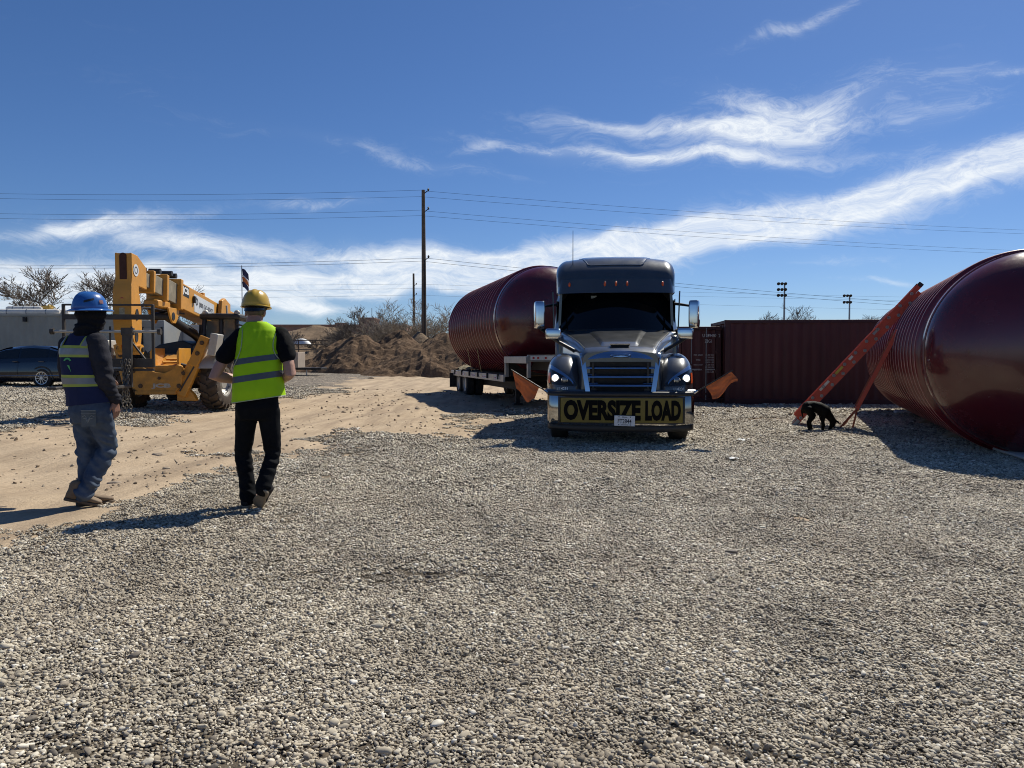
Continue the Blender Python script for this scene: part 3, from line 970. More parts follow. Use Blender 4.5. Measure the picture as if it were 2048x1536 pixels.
redc = mat('container_red', (.082, .0165, .016), .55, 0, .25, 2.2, dust=.5, dustcol=(.12, .045, .035), stretch=(1, 1, .16))
redf = mat('container_red_frame', (.055, .013, .013), .55, 0, .2, 2, dust=.4, dustcol=(.08, .035, .03))
roofw = mat('container_roof_pale', (.42, .40, .38), .7, 0, .15, 1)  # pale colour puts the sunlit roof line on the red container
cA = gp(1449, 809)
container('shipping_container', 'long dark red shipping container, corrugated side on, behind the ladder', (cA.x, cA.y, 0), R(-5), 9.2, 2.55, redc, .28, frame=redf, roofm=roofw)
cB = gp(1286, 807)
rB = container('shipping_container', 'dark red shipping container with closed doors and white markings, beside the truck', (cB.x, cB.y + .15, 0), R(-1), 2.44, 2.38, redc, .28, frame=redf, doors=True)
lw = mat('white_stencil', (.55, .53, .5), .7, var=.3, scale=9)
def stencil(s, x, z, w, h, bold=.0):
    text_mb(s, w, h, bold, fn=lambda a, b: (x + a, -.012, z + b)).build('marking', lw, rB, ang=0)
stencil('U 289480', 2.06, 2.1, .42, .1, .012); stencil('2', 2.37, 2.1, .05, .1, .012); stencil('22G1', 2.03, 1.93, .22, .1, .01)
for k, (a, b) in enumerate((('MAX. GROSS', '30.480 KGS'), ('', '67.200 LBS'), ('TARE', '2.200 KGS'), ('', '4.850 LBS'), ('MAX. CARGO', '28.280 KGS'), ('', '62.350 LBS'), ('CU. CAP.', '33.2 CU.M'), ('', '1.172 CU.FT'))):
    z = 1.5 - k * .076
    if a: stencil(a, 1.72, z, .27 if len(a) > 5 else .14, .045)
    stencil(b, 2.08, z, .26, .045)

paleg = mat('container_pale', (.36, .345, .29), .6, 0, .1, .8, dust=.4, dustcol=(.30, .27, .21))
pc = Vector(at(-330, 32))
rP = container('shipping_container', 'pale grey green shipping container behind the dark sedan', (pc.x, 32, G(-25, 32)), R(2), 12.2, 2.72, paleg, .28, frame=paleg, roofm=roofw)
MB().box((8.0, -.05, 2.5), (.13, .1, .2)).build('vent_box', iron, rP)
# long white lamps / pipes lying on its roof, and a yellow tool
whitem = mat('white_enamel', (.62, .61, .58), .5, 0, .12, 3, dust=.3)
zr = G(-25, 32) + 2.72
for i, (px0, px1, py, d, lab) in enumerate(((-10, 120, 622, 32.7, 'long white tube on the pale container roof, reaching the left picture edge'), (14, 84, 619, 33.3, 'grey capped tube lying behind on the pale container roof'), (82, 138, 626, 32.9, 'short white fitting at the right end of the pale container roof'))):
    a, b = P(px0, py, d), P(px1, py, d)
    z = zr + (.12 if i != 1 else .3)
    m = MB(); m.tube([(a.x, d, z), (a.x + .08, d, z), (b.x - .1, d, z), (b.x, d, z)], [.09, .12, .12, .07], 14)
    o = m.build('roof_tube', whitem); tag(o, lab, 'tube', 'white tubes on the pale container roof')
    for q in (.2, .5, .8):
        MB().lathe([(.1, -.02), (.128, -.02), (.128, .02), (.1, .02)], 14, Matrix.Translation(Vector((a.x + (b.x - a.x) * q, d, z))) @ Euler((0, R(90), 0)).to_matrix().to_4x4(), True).build('clamp', galv, o)
MB()
yt = thing('yellow_tool_case', 'small ochre yellow crate on the pale container roof in front of the bare tree', 'crate', (P(92, 618, 33.6).x, 33.6, zr + .0))
yel = mat('ochre_paint', (.45, .29, .06), .6, var=.2)
MB().box((0, 0, .36), (.5, .3, .16), (0, R(-8), 0)).build('case', yel, yt, .03)
MB().box((0, 0, .14), (.34, .28, .28)).build('support', yel, yt, .02)
MB().tube([(.1, 0, .5), (.3, 0, .44), (.42, 0, .34)], .03, 6).build('handle', yel, yt)

wc = mat('container_white', (.50, .49, .46), .55, 0, .1, 1, dust=.35, dustcol=(.36, .33, .28))
wcp = Vector(at(324, 36))
container('shipping_container', 'white corrugated shipping container between the carriage frame and the telehandler cab', (wcp.x, 36, G(-18, 36)), R(-4), 2.6, 2.55, wc, .42, frame=wc, Wd=6.06)
gb = mat('grey_box', (.26, .27, .27), .6, 0, .1, 1, dust=.2)
gbp = Vector(at(282, 34))
r = thing('site_office', 'grey box cabin with a dark framed door seen through the carriage frame', 'cabin', (gbp.x, 34, G(-17, 34)))
MB().box((.5, 1, 1.35), (1.15, 2, 2.7)).build('wall', gb, r, .02)
MB().box((.55, -.02, 1.3), (.8, .06, 2.1)).build('door', mat('grey_door', (.3, .31, .31), .5), r, .01)
for x in (.12, .98):
    MB().box((x, -.03, 1.3), (.06, .08, 2.2)).build('door_frame', iron, r)


# ------------------------------------------------------------------ ribbed tanks
tank_red = mat('tank_red', (.08, .006, .0105), .2, 0, .16, 1.2, coat=.4, bump=.25, bscale=2.2, dust=.22, dustcol=(.11, .02, .024))
tank_rib = mat('tank_rib_red', (.115, .009, .014), .2, 0, .14, 2.5, coat=.3, bump=.1, bscale=14)


rib_crest = mat('rib_crest_highlight', (.36, .17, .155), .5, 0, .3, 4)


def tank(name, label, base, yaw, Rr, L, nr, head, m, mr):
    """axis along local +Y starting at the near seam; near domed head towards -Y; base = point on the support under the near seam"""
    r = thing(name, label, 'tank', base, yaw)
    T = Matrix.Translation((0, 0, Rr)) @ Euler((R(-90), 0, 0)).to_matrix().to_4x4()      # Z of the lathe -> +Y
    MB().lathe([(Rr - .03, 0), (Rr - .03, L)], 96, T).build('shell', m, r)
    prof = []
    for k in range(15):                      # torispherical head
        a = R(90) * k / 14
        prof.append((max(1e-4, (Rr - .004) * math.sin(a) ** .82), -head * math.cos(a) ** 1.15))
    prof[-1] = (Rr - .004, 0)
    MB().lathe(prof + [(Rr - .004, .05)], 96, T).build('domed_end', m, r)
    MB().lathe([(q, L + (-z) * .8) for q, z in prof], 96, T).build('domed_end', m, r)
    MB().lathe([(Rr - .03, -.02), (Rr + .012, -.015), (Rr + .016, .06), (Rr + .016, .2), (Rr + .01, .225), (Rr - .03, .23)], 96, T).build('seam_band', mr, r)
    hw = .06
    rp = [(Rr - .035, -hw * 1.25)] + [(Rr - .03 + .105 * math.cos(a), hw * math.sin(a)) for a in [R(-80 + 20 * k) for k in range(9)]] + [(Rr - .035, hw * 1.25)]
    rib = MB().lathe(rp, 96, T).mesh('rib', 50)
    rib.materials.append(mr); rib.materials.append(rib_crest)       # bright sunlit line painted into the crest colour
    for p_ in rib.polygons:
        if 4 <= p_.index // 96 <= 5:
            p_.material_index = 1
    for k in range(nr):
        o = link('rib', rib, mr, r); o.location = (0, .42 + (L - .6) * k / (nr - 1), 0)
    return r


# right: lying on the gravel
RT_R = 1.47
rt0 = Vector((7.55, 10.75, .02))
rt_yaw = -R(21)
tR = tank('red_tank', 'huge glossy dark red ribbed tank lying on the gravel at the right, ladder against it', rt0, rt_yaw, RT_R, 9.6, 23, .78, tank_red, tank_rib)
# left: on the trailer
LT_R = 1.5
TRL = Vector((1.62, 19.1, 0)); TRL_YAW = R(14.2)
def trl(x, y, z):
    c, s = math.cos(TRL_YAW), math.sin(TRL_YAW)
    return Vector((TRL.x + c * x - s * y, TRL.y + s * x + c * y, z))
DECK = .93
tL = tank('red_tank', 'dark red ribbed tank strapped on the flatbed trailer behind the truck', trl(-.12, 2.15, DECK + .05), TRL_YAW, LT_R, 7.6, 19, .8, tank_red, tank_rib)

# timber and sheet under the right tank
plank = mat('pale_plank', (.55, .52, .47), .8, var=.2)
def rtp(x, y, z=0):
    c, s = math.cos(rt_yaw), math.sin(rt_yaw)
    return Vector((rt0.x + c * x - s * y, rt0.y + s * x + c * y, z))
o = MB().box((0, 0, .02), (1.5, 2.0, .03)).build('white_base_sheet', plank, bevel=.004)
o.location = rtp(.30, .25, .03); o.rotation_euler = (0, 0, rt_yaw + R(6)); tag(o, 'thin white sheet on the gravel under the near end of the right tank', 'sheet')
for i, (y, lab) in enumerate(((2.2, 'timber chock wedged under the near part of the right tank'), (5.4, 'timber chock wedged under the middle of the right tank'))):
    m = MB().prism([(-.22, 0), (.2, 0), (.2, .12), (.05, .12)], .5)
    o = m.build('wood_chock', mat('raw_timber', (.33, .25, .16), .85, var=.25, scale=10), bevel=.006)
    p = rtp(-.62, y, .005); o.location = p; o.rotation_euler = (0, 0, rt_yaw); tag(o, lab, 'chock', 'timber chocks under the right tank')
p = gp(1808, 828)
o = MB().box((0, 0, .03), (.42, .26, .06), (R(4), 0, 0)).build('white_board', mat('white_board', (.72, .71, .68), .6), bevel=.006)
o.location = (p.x, p.y, .02); o.rotation_euler = (0, 0, R(-12)); tag(o, 'sunlit white board on the ground beside the right tank', 'board')

# straps over the left tank
strapm = mat('strap_webbing', (.34, .25, .09), .8, var=.2)
for i, (y, lab) in enumerate(((5.3, 'yellowish tie down strap over the middle of the left tank'), (6.9, 'yellowish tie down strap over the rear part of the left tank'))):
    def sp(u, v, y=y):
        a = R(-160 + 320 * u) if False else None
        th = R(200) * u - R(10)
        rr = LT_R + .035
        if u < .12:
            q = u / .12; x = 1.22 - q * (1.22 - rr * math.cos(R(5))) ; z = DECK + .02 + q * (LT_R + .05 + rr * math.sin(R(5)))
        elif u > .88:
            q = (1 - u) / .12; x = -(1.22 - q * (1.22 - rr * math.cos(R(5)))); z = DECK + .02 + q * (LT_R + .05 + rr * math.sin(R(5)))
        else:
            a = R(5) + R(170) * (u - .12) / .76; x = rr * math.cos(a); z = DECK + .05 + LT_R + rr * math.sin(a)
        return trl(x - .12, y + .09 * (v - .5), z)
    o = MB().surf(sp, 48, 1, (0, 0, .006)).build('tie_strap', strapm); tag(o, lab, 'strap', 'straps over the left tank')

# ------------------------------------------------------------------ flatbed trailer
steel_d = mat('trailer_black', (.018, .018, .02), .55, .2, .2, 3, dust=.25, dustcol=(.16, .13, .10))
alu = mat('trailer_alu', (.42, .42, .42), .4, .8, .15, 4, dust=.2)
tapew = mat('tape_white', (.7, .7, .68), .5); taper = mat('tape_red', (.45, .03, .03), .5)
rubber = mat('tyre_rubber', (.018, .018, .018), .82, 0, .25, 5, dust=.35, dustcol=(.14, .115, .085))
tl = thing('flatbed_trailer', 'black step deck flatbed trailer behind the truck carrying the ribbed tank', 'trailer', TRL, TRL_YAW)
HW = 1.29
TLEN = 11.2
MB().box((0, 1.15, 1.38), (HW * 2, 2.3, .12)).build('upper_deck', steel_d, tl, .01)
for k in range(9):
    MB().box((-HW + .16 + k * .2825, 2.75 + (TLEN - 2.75) / 2, DECK - .03), (.27, TLEN - 2.75, .05)).build('deck_board', mat('deck_oak', (.13, .09, .055), .85, var=.3, scale=4), tl, .004)
for s in (-1, 1):
    MB().box((s * (HW - .0), 1.15, 1.36), (.06, 2.32, .18)).build('side_rail', alu, tl, .006)
    MB().box((s * (HW - .0), 2.4 + (TLEN - 2.4) / 2, DECK - .1), (.06, TLEN - 2.4, .2)).build('side_rail', alu, tl, .006)
    MB().box((s * .55, 2.4 + (TLEN - 2.4) / 2, DECK - .3), (.16, TLEN - 2.4, .36)).build('frame_beam', steel_d, tl, .01)
    MB().box((s * .55, 1.3, 1.2), (.16, 2.4, .24)).build('frame_beam', steel_d, tl, .01)
    MB().box((s * (HW - .06), 2.36, 1.1), (.1, .1, .45)).build('step_post', alu, tl, .006)
    for k in range(5):
        y = 3.2 + k * 1.75
        a = MB().box((s * (HW + .033), y, DECK - .1), (.006, .62, .09)).build('reflector_tape', tapew, tl)
        for q in (-.2, -.1, .12, .22):
            MB().box((s * (HW + .037), y + q, DECK - .1), (.006, .045, .045)).build('red_square', taper, a)
    for k in range(6):
        MB().box((s * (HW + .045), 3.0 + k * 1.45, DECK - .06), (.05, .09, .16)).build('stake_pocket', steel_d, tl)
for y in np.arange(3.2, TLEN, 1.1):
    MB().box((0, y, DECK - .15), (2.5, .08, .12)).build('cross_member', steel_d, tl)
MB().box((0, .02, 1.4), (HW * 2 - .04, .06, .17)).build('front_rail', alu, tl, .006)
fr = MB().box((0, -.018, 1.41), (HW * 1.86, .006, .1)).build('reflector_tape', tapew, tl)
for q in (-1.12, -1.0, -.8, -.55, -.45, -.2, 0, .2, .5, .6, .9, 1.1):
    MB().box((q, -.023, 1.41), (.05, .004, .05)).build('red_square', taper, fr)
for s in (-1, 1):
    MB().box((s * (HW - .07), .06, 1.12), (.09, .09, .42)).build('front_post', alu, tl, .006)
MB().box((0, 2.38, 1.12), (HW * 1.94, .06, .4)).build('step_bulkhead', steel_d, tl)
for s in (-1, 1):
    MB().box((s * .62, 3.5, .5), (.12, .12, .9)).build('landing_leg', steel_d, tl, .006)
    MB().box((s * .62, 3.5, .04), (.26, .26, .05)).build('landing_foot', steel_d, tl, .006)


def wheel(parent, x, y, z, r, w, side, mt, mrim, rimr=.58, hub=.2, lugs=0, name='wheel', nspoke=0, steer=0):
    """tyre and rim turned about the X axis; side: which way the outside faces"""
    e = bpy.data.objects.new(name, None); COL.objects.link(e); e.parent = parent; e.location = (x, y, z); e.empty_display_size = .1
    e.rotation_euler = (0, 0, steer)
    T = Euler((0, R(90) * side, 0)).to_matrix().to_4x4()
    h = w / 2; rr = r * rimr
    MB().lathe([(rr, -h * .8), (rr + .02, -h), (r * .9, -h * 1.02), (r * .985, -h * .86), (r, -h * .6), (r, h * .6), (r * .985, h * .86), (r * .9, h * 1.02), (rr + .02, h), (rr, h * .8), (rr, -h * .8)], 40, T).build('tyre', mt, e)
    rim = MB().lathe([(rr + .005, h * .93), (rr - .03, h * .9), (rr - .05, h * .55), (rr * .6, h * .25), (hub, h * .3), (hub * .95, h * .7), (.02, h * .72)], 32, T)
    rim = rim.build('rim', mrim, e)
    MB().lathe([(rr + .004, -h * .9), (rr - .03, -h * .6), (.03, -h * .3)], 24, T).build('rim_back', mrim, e)
    return e


rimw = mat('steel_rim', (.45, .45, .44), .45, .6, .15, 5, dust=.3)
for y in (8.75, 10.05):
    for s in (-1, 1):
        for k in (0, 1):
            wheel(tl, s * (1.1 - k * .34), y, .485, .485, .27, s, rubber, rimw)
    MB().tube([(-1.0, y, .485), (1.0, y, .485)], .07, 10).build('axle', steel_d, tl)
MB().box((0, TLEN - .04, DECK - .1), (HW * 2, .08, .22)).build('rear_rail', steel_d, tl, .006)
MB().box((0, TLEN - .1, .5), (1.9, .08, .1)).build('underride_bar', taper, tl, .006)
for s in (-1, 1):
    MB().box((s * .9, TLEN - .1, .66), (.06, .06, .42)).build('underride_post', steel_d, tl)
    MB().box((s * 1.2, TLEN - .02, DECK - .32), (.14, .06, .34)).build('tail_lamp', mat('lamp_red', (.55, .03, .02), .3), tl, .01)
    MB().box((s * 1.2, 10.75, .55), (.5, .01, .55)).build('mud_flap', rubber, tl)
# crumpled tarp at the rear of the deck
def tarp(u, v):
    x, y = -1.15 + 1.1 * u, 9.75 + 1.35 * v
    z = DECK + .02 + .2 * max(0, 1 - ((u - .45) / .5) ** 2) * max(0, 1 - ((v - .5) / .55) ** 2) + .07 * noise.noise(Vector((x * 5, y * 5, 3)))
    return trl(x, y, max(z, DECK + .01))
o = MB().surf(tarp, 22, 26, (0, 0, -.004)).build('folded_tarp', mat('tarp_khaki', (.24, .20, .12), .85, var=.3, scale=5)); tag(o, 'crumpled khaki tarp on the rear end of the trailer deck', 'tarp')

# ------------------------------------------------------------------ ladders
lad_o = mat('ladder_orange', (.52, .062, .026), .5, 0, .15, 4, dust=.25, dustcol=(.30, .11, .07))
lad_w = mat('ladder_worn', (.34, .085, .04), .7, 0, .25, 5, dust=.4, dustcol=(.25, .16, .11))
label_m = mat('ladder_label', (.62, .58, .5), .6)
side = Vector((.358, .934, 0)).normalized()        # along the tank: the ladder leans square to it
LTH = R(49.5)
ax = Vector((side.y * math.cos(LTH), -side.x * math.cos(LTH), math.sin(LTH)))
nrm = Vector((-side.y * math.sin(LTH), side.x * math.sin(LTH), math.cos(LTH)))
l0 = Vector((5.84, 15.6, .05)); LL = 3.62
la = thing('extension_ladder', 'wide orange fibreglass extension ladder leaning on the right tank', 'ladder', l0)
ups = (LL - .02)
for sec, (off, a0, a1, wid) in enumerate(((0.0, 0.0, LL - .1, .44), (.1, .16, LL, .38))):
    for q in (0, 1):
        yo = (.44 - wid) / 2 + q * wid
        p0 = ax * a0 + nrm * (off - .05) + side * yo; p1 = ax * a1 + nrm * (off - .05) + side * yo
        m = MB(); m.bar(p0, p1, .03, .092, nrm)
        rail = m.build('rail', lad_o, la, .004)
        for e_ in (-1, 1):   # raised flanges of the channel
            m = MB(); m.bar(p0 + nrm * e_ * .042 - side * .008, p1 + nrm * e_ * .042 - side * .008, .034, .014, nrm); m.build('flange', lad_o, rail)
    n = int((a1 - a0) / .305)
    for k in range(n):
        c = ax * (a0 + .2 + k * .305) + nrm * (off - .05)
        yo = (.44 - wid) / 2
        MB().tube([c + side * (yo - .02), c + side * (yo + wid + .02)], .017, 10).build('rung', galv, la)
        MB().lathe([(.014, 0), (.034, .0), (.034, .014), (.014, .016), (.014, 0)], 14, Matrix.Translation(c + side * (yo - .033)) @ Euler((R(-90), 0, 0)).to_matrix().to_4x4()).build('rung_end', mat('rung_end_alu', (.40, .36, .32), .5, .3), la)
for q in (0, 1):
    m = MB(); m.bar(ax * -.02 + nrm * -.05 + side * (q * .44), ax * .14 + nrm * -.05 + side * (q * .44), .05, .11, nrm); m.build('foot', galv, la, .004)
    m = MB(); m.bar(ax * (LL - .02) + nrm * .05 + side * (.03 + q * .38), ax * (LL + .06) + nrm * .05 + side * (.03 + q * .38), .05, .1, nrm); m.build('end_cap', iron, la, .01)
for a, w_, mm in ((1.0, .26, label_m), (1.42, .2, mat('label_yellow', (.5, .38, .05), .6)), (1.75, .1, label_m), (2.45, .16, mat('label_grey', (.3, .28, .28), .6))):
    m = MB(); c = ax * a + nrm * .05 + side * (.03 - .0185)
    m.bar(c - ax * w_ / 2, c + ax * w_ / 2, .004, .05, nrm); m.build('sticker', mm, la)

k0 = Vector((6.60, 14.75, .02)); k1 = Vector((7.42, 14.43, 1.95))
lb = thing('narrow_ladder', 'narrow worn orange ladder seen edge on with splayed feet, right of the dog', 'ladder', k0)
axis = k1 - k0; LL2 = axis.length; bx = axis.normalized()
vd = (k0 - Vector((0, 0, 1.4))).normalized()
sd2 = (vd - bx * vd.dot(bx)).normalized()          # width runs along the line of sight: seen edge on
n2 = bx.cross(sd2).normalized()
for q, mm in ((0, lad_o), (1, lad_w)):
    m = MB(); m.bar(bx * .42 + sd2 * (q * .36) + n2 * .03 * q, bx * LL2 + sd2 * (q * .36) + n2 * .03 * q, .03, .075, n2); m.build('rail', mm, lb, .004)
for k in range(6):
    c = bx * (.5 + k * .305)
    MB().tube([c, c + sd2 * .36 + n2 * .03], .016, 8).build('rung', galv, lb)
j = bx * .45
for off in ((-.16, -.02), (.10, -.03), (.04, .3)):
    e_ = Vector((off[0], off[1], -.0)); b_ = Vector((e_.x, e_.y, 0.0))
    m = MB(); m.bar(j + (sd2 * .36 if off[1] > .1 else Vector()), b_, .028, .03); m.build('foot', lad_w, lb, .003)
MB().tube([j - n2 * .05, j + sd2 * .4 + n2 * .05], .022, 8).build('pivot_bolt', galv, lb)


# ------------------------------------------------------------------ semi truck
paint = mat('truck_grey_paint', (.062, .067, .074), .28, .4, .1, 3, coat=.9, dust=.12, dustcol=(.10, .085, .07))
chrome = mat('chrome', (.62, .63, .65), .06, 1.0, .05, 6)
satin = mat('satin_metal', (.36, .42, .52), .2, 1.0, .08, 6)
black = mat('black_plastic', (.012, .012, .013), .5, 0, .2, 8)
glassd = mat('windscreen_glass', (.003, .004, .005), .03, 0, 0, spec=.35)
hole = mat('grille_dark', (.006, .006, .006), .8, 0, .2)
amber = mat('amber_lens', (.7, .10, .02), .15, 0, .1)
TK = Vector((1.74, 12.0, 0)); TK_YAW = -R(6.0)
tk = thing('semi_truck', 'dark grey sleeper semi truck facing the camera with an oversize load banner', 'truck', TK, TK_YAW)

# nose: cross sections from the grille back to the windscreen
def nose_ring(y, w, zt, zb, rc, crown):
    pts = []
    n = 10
    for k in range(n + 1):                       # top, left to right
        x = -(w - rc) + 2 * (w - rc) * k / n
        pts.append((x, y, zt - crown * (x / w) ** 2))
    ze = zt - crown * ((w - rc) / w) ** 2
    for k in range(1, 7):
        a = R(90) - R(80) * k / 6
        pts.append((w - rc + rc * math.cos(a), y, ze - rc + rc * math.sin(a)))
    pts += [(w + .02, y, zb + .3), (w + .03, y, zb), (-w - .03, y, zb), (-w - .02, y, zb + .3)]
    for k in range(6, 0, -1):
        a = R(90) - R(80) * k / 6
        pts.append((-(w - rc + rc * math.cos(a)), y, ze - rc + rc * math.sin(a)))
    return pts


st = [(.17, .60, 1.53, .86, .10, .05), (.21, .635, 1.555, .86, .12, .05), (.5, .69, 1.63, .86, .15, .05), (.9, .79, 1.725, .86, .17, .05), (1.4, .93, 1.82, .86, .18, .05), (1.9, 1.05, 1.895, .86, .18, .05), (2.35, 1.13, 1.965, .86, .18, .05)]
MB().loft([nose_ring(*a) for a in st]).build('hood', paint, tk, ang=35, fix=True)
# raised spine of the hood with its air scoop
def spine(u, v):
    y = .45 + 1.75 * v; w = .3 + .28 * v
    x = (u - .5) * 2 * w
    zt = np.interp(y, [a[0] for a in st], [a[2] for a in st]); ww = np.interp(y, [a[0] for a in st], [a[1] for a in st])
    return (x, y, float(zt - .05 * (x / ww) ** 2 + .028 * min(1, (1 - abs(2 * u - 1)) * 7) * min(1, v * 9)))
MB().surf(spine, 28, 24).build('hood_spine', paint, tk, ang=60)
MB().prism([(-.13, 0), (.13, 0), (.165, .05), (-.165, .05)], .1, Matrix.Translation((0, .36, 1.585)) @ Euler((R(14), 0, 0)).to_matrix().to_4x4()).build('hood_vent', hole, tk)
MB().tube([(-.17, .35, 1.645), (.17, .35, 1.645)], .008, 6).build('vent_lip', chrome, tk)
for s in (-1, 1):
    MB().tube([(s * .58, .35, 1.57), (s * .69, .9, 1.685), (s * .89, 1.7, 1.83), (s * 1.0, 2.3, 1.91)], .006, 5).build('hood_seam', black, tk)

# fenders: rounded bulges at each front corner
FC = (.875, .92, .90); FR = (.345, .80, .60)
def fender_pt(u, v, s):
    """u around (0..1), v from bottom to top"""
    a = 2 * math.pi * u
    ca, sa = math.cos(a), math.sin(a)
    z = v
    rr = max(0.0, 1 - z ** 2.3) ** (1 / 2.3)
    ex = 2 / 2.7
    px_ = math.copysign(abs(ca) ** ex, ca); py_ = math.copysign(abs(sa) ** ex, sa)
    return (s * (FC[0] + FR[0] * px_ * rr + .07 * z), FC[1] + FR[1] * py_ * rr + .12 * z, FC[2] + FR[2] * z)
def fender_front(x, z):
    """front face y of the fender at (|x|, z)"""
    zz = min(max((z - FC[2]) / FR[2], 0), .98)
    rr = max(1e-3, 1 - zz ** 2.3) ** (1 / 2.3)
    q = (x - FC[0] - .07 * zz) / (FR[0] * rr)
    q = min(abs(q), .995)
    return FC[1] - FR[1] * rr * (1 - q ** 2.7) ** (1 / 2.7) + .12 * zz
for s in (-1, 1):
    f = MB(); rings = [[fender_pt(u / 48, v, s) for u in range(48)] for v in [0, .12, .25, .38, .5, .62, .72, .81, .88, .94, .98, .998]]
    lower = [(p[0], p[1], .86) for p in rings[0]]
    f.loft([lower] + rings).build('fender', paint, tk, ang=60, fix=True)
    # headlamp: a leaf of dark glass on the fender, lit projector and a dim one inside
    def lamp_pt(u, v, off, x0=.70, x1=1.165):
        x = x0 + (x1 - x0) * u
        zb = .955 + .03 * u; zt = zb + .02 + .27 * u ** .75 * (1 - .12 * max(0, u - .8) * 5)
        z = zb + (zt - zb) * v
        return (s * x, fender_front(x, z) - off, z)
    hl = MB().surf(lambda u, v: lamp_pt(u, v, .012), 18, 10).build('headlight', mat('lamp_glass', (.012, .013, .015), .06, 0, 0, spec=.5), tk, ang=60)
    def brow(u, v):
        x = .76 + .40 * u; z = 1.0 + .275 * u ** .7 + .035 * (v - .5) * (1 + u)
        return (s * x, fender_front(x, z) - .028, z)
    MB().surf(brow, 14, 3, (0, .012, 0)).build('lamp_brow', satin, hl, ang=60)
    for x, z, rr, mm in ((1.055, 1.085, .06, mat('lit_lamp', (1, 1, 1), .2, 0, 0, emit=((1, .98, .95), 1.1))), (.90, 1.055, .045, mat('dim_lens', (.25, .27, .29), .08, .6, 0))):
        y = fender_front(x, z) - .02
        M_ = Matrix.Translation((s * x, y, z)) @ Euler((R(90), 0, R(14) * s)).to_matrix().to_4x4()
        MB().lathe([(rr * 1.15, -.02), (rr * 1.18, .012), (rr * 1.02, .018)], 20, M_).build('lamp_ring', chrome, hl)
        MB().lathe([(1e-4, .03), (rr * .5, .027), (rr * .85, .018), (rr, .004), (rr, -.01)], 20, M_).build('lens', mm, hl)
    def side_am(u, v):
        x = 1.145 + .04 * u; z = 1.0 + .17 * v
        return (s * x, fender_front(x, z) - .016, z)
    MB().surf(side_am, 3, 6).build('turn_lamp', amber, hl)
    # lower face between lamp and bumper
    def chin(u, v):
        x = .56 + .65 * u
        return (s * x, .06 + .14 * u ** 3 + .05 * v, .84 + .06 * v)
    MB().surf(chin, 12, 3, (0, .3, 0)).build('lower_fascia', paint, tk, ang=60, fix=True)
    tx = text_mb('114231', .165, .045, .02, fn=lambda a, b: (s * .93 + a, fender_front(abs(s * .93 + a), .93 + b) - .012, .915 + b + a * .0))
    tx.build('fleet_number', mat('white_letter', (.75, .75, .74), .5), tk, ang=0)

# grille
def gy(x, z):
    return .02 + (z - .83) * .19 + .10 * (abs(x) / .62) ** 2.4
def gw(z):
    return .525 + (z - .83) / .62 * .10
MB().surf(lambda u, v: ((u - .5) * 2 * (gw(.85 + .6 * v) - .02), gy((u - .5) * 2 * .6, .85 + .6 * v) + .10, .85 + .6 * v), 12, 6).build('grille_back', hole, tk)
gr = bpy.data.objects.new('grille', None); COL.objects.link(gr); gr.parent = tk
def gbar(x0, x1, z0, z1, proud, mm, nm, arc=0, dep=.05, nu=24, rake=0):
    def fn(u, v):
        z = z0 + (z1 - z0) * v
        x = x0(z) + (x1(z) - x0(z)) * u
        zz = z + (arc * (1 - (x / .62) ** 2) if arc else 0)
        return (x, gy(x, z) - proud + .012 * (2 * v - 1) ** 2 + rake * (z - z0), zz)
    return MB().surf(fn, nu, 5, (0, dep, 0)).build(nm, mm, gr, ang=50, fix=True)
gbar(lambda z: -gw(z) - .02, lambda z: gw(z) + .02, 1.375, 1.50, .035, satin, 'grille_crown', .045, rake=.5)
for s in (-1, 1):
    if s < 0:
        gbar(lambda z: -gw(z) - .03, lambda z: -gw(z) + .045, .81, 1.45, .035, chrome, 'grille_side', 0, .06, 6)
    else:
        gbar(lambda z: gw(z) - .045, lambda z: gw(z) + .03, .81, 1.45, .035, chrome, 'grille_side', 0, .06, 6)
for z in (1.255, 1.115, .975, .835):
    gbar(lambda z: -gw(z) + .03, lambda z: gw(z) - .03, z - .018, z + .024, .03, satin, 'louver', 0, .06, rake=.9)
    for s in (-1, 1):
        def wing(u, v, s=s, z=z):
            x = s * (gw(z) - .035 - .15 * u); zz = z + .02 + .032 * v * (1 - .0 * u)
            x += -s * 0 + s * .02 * v * 0
            return (x - s * .03 * (v if u > .9 else 0) * -1 * 0, gy(x, zz) - .012 + .02 * u + .03 * v, zz)
        MB().surf(wing, 4, 2, (0, .02, 0)).build('louver_wing', satin, gr, ang=50, fix=True)
MB().box((0, .16, 1.10), (.98, .02, .5)).build('radiator', hole, gr)
for x in (-.44, .44):
    MB().box((x, .12, 1.1), (.03, .02, .48)).build('grille_strut', black, gr)
eb = MB().lathe([(1e-4, .02), (.9, .016), (1.0, 0), (1.0, -.02)], 32, Matrix.Translation((0, -.0, 1.455)) @ Euler((R(80), 0, 0)).to_matrix().to_4x4() @ Matrix.Diagonal((.17, .036, 1, 1)))
for i in range(len(eb.v)):
    x, y, z = eb.v[i]; eb.v[i] = (x, y + gy(0, 1.4) - .045, z)
eb = eb.build('emblem', satin, gr)
text_mb('FREIGHTLINER', .26, .026, .02, fn=lambda a, b: (a, gy(0, 1.4) - .07, 1.455 + b)).build('emblem_lettering', black, eb, ang=0)

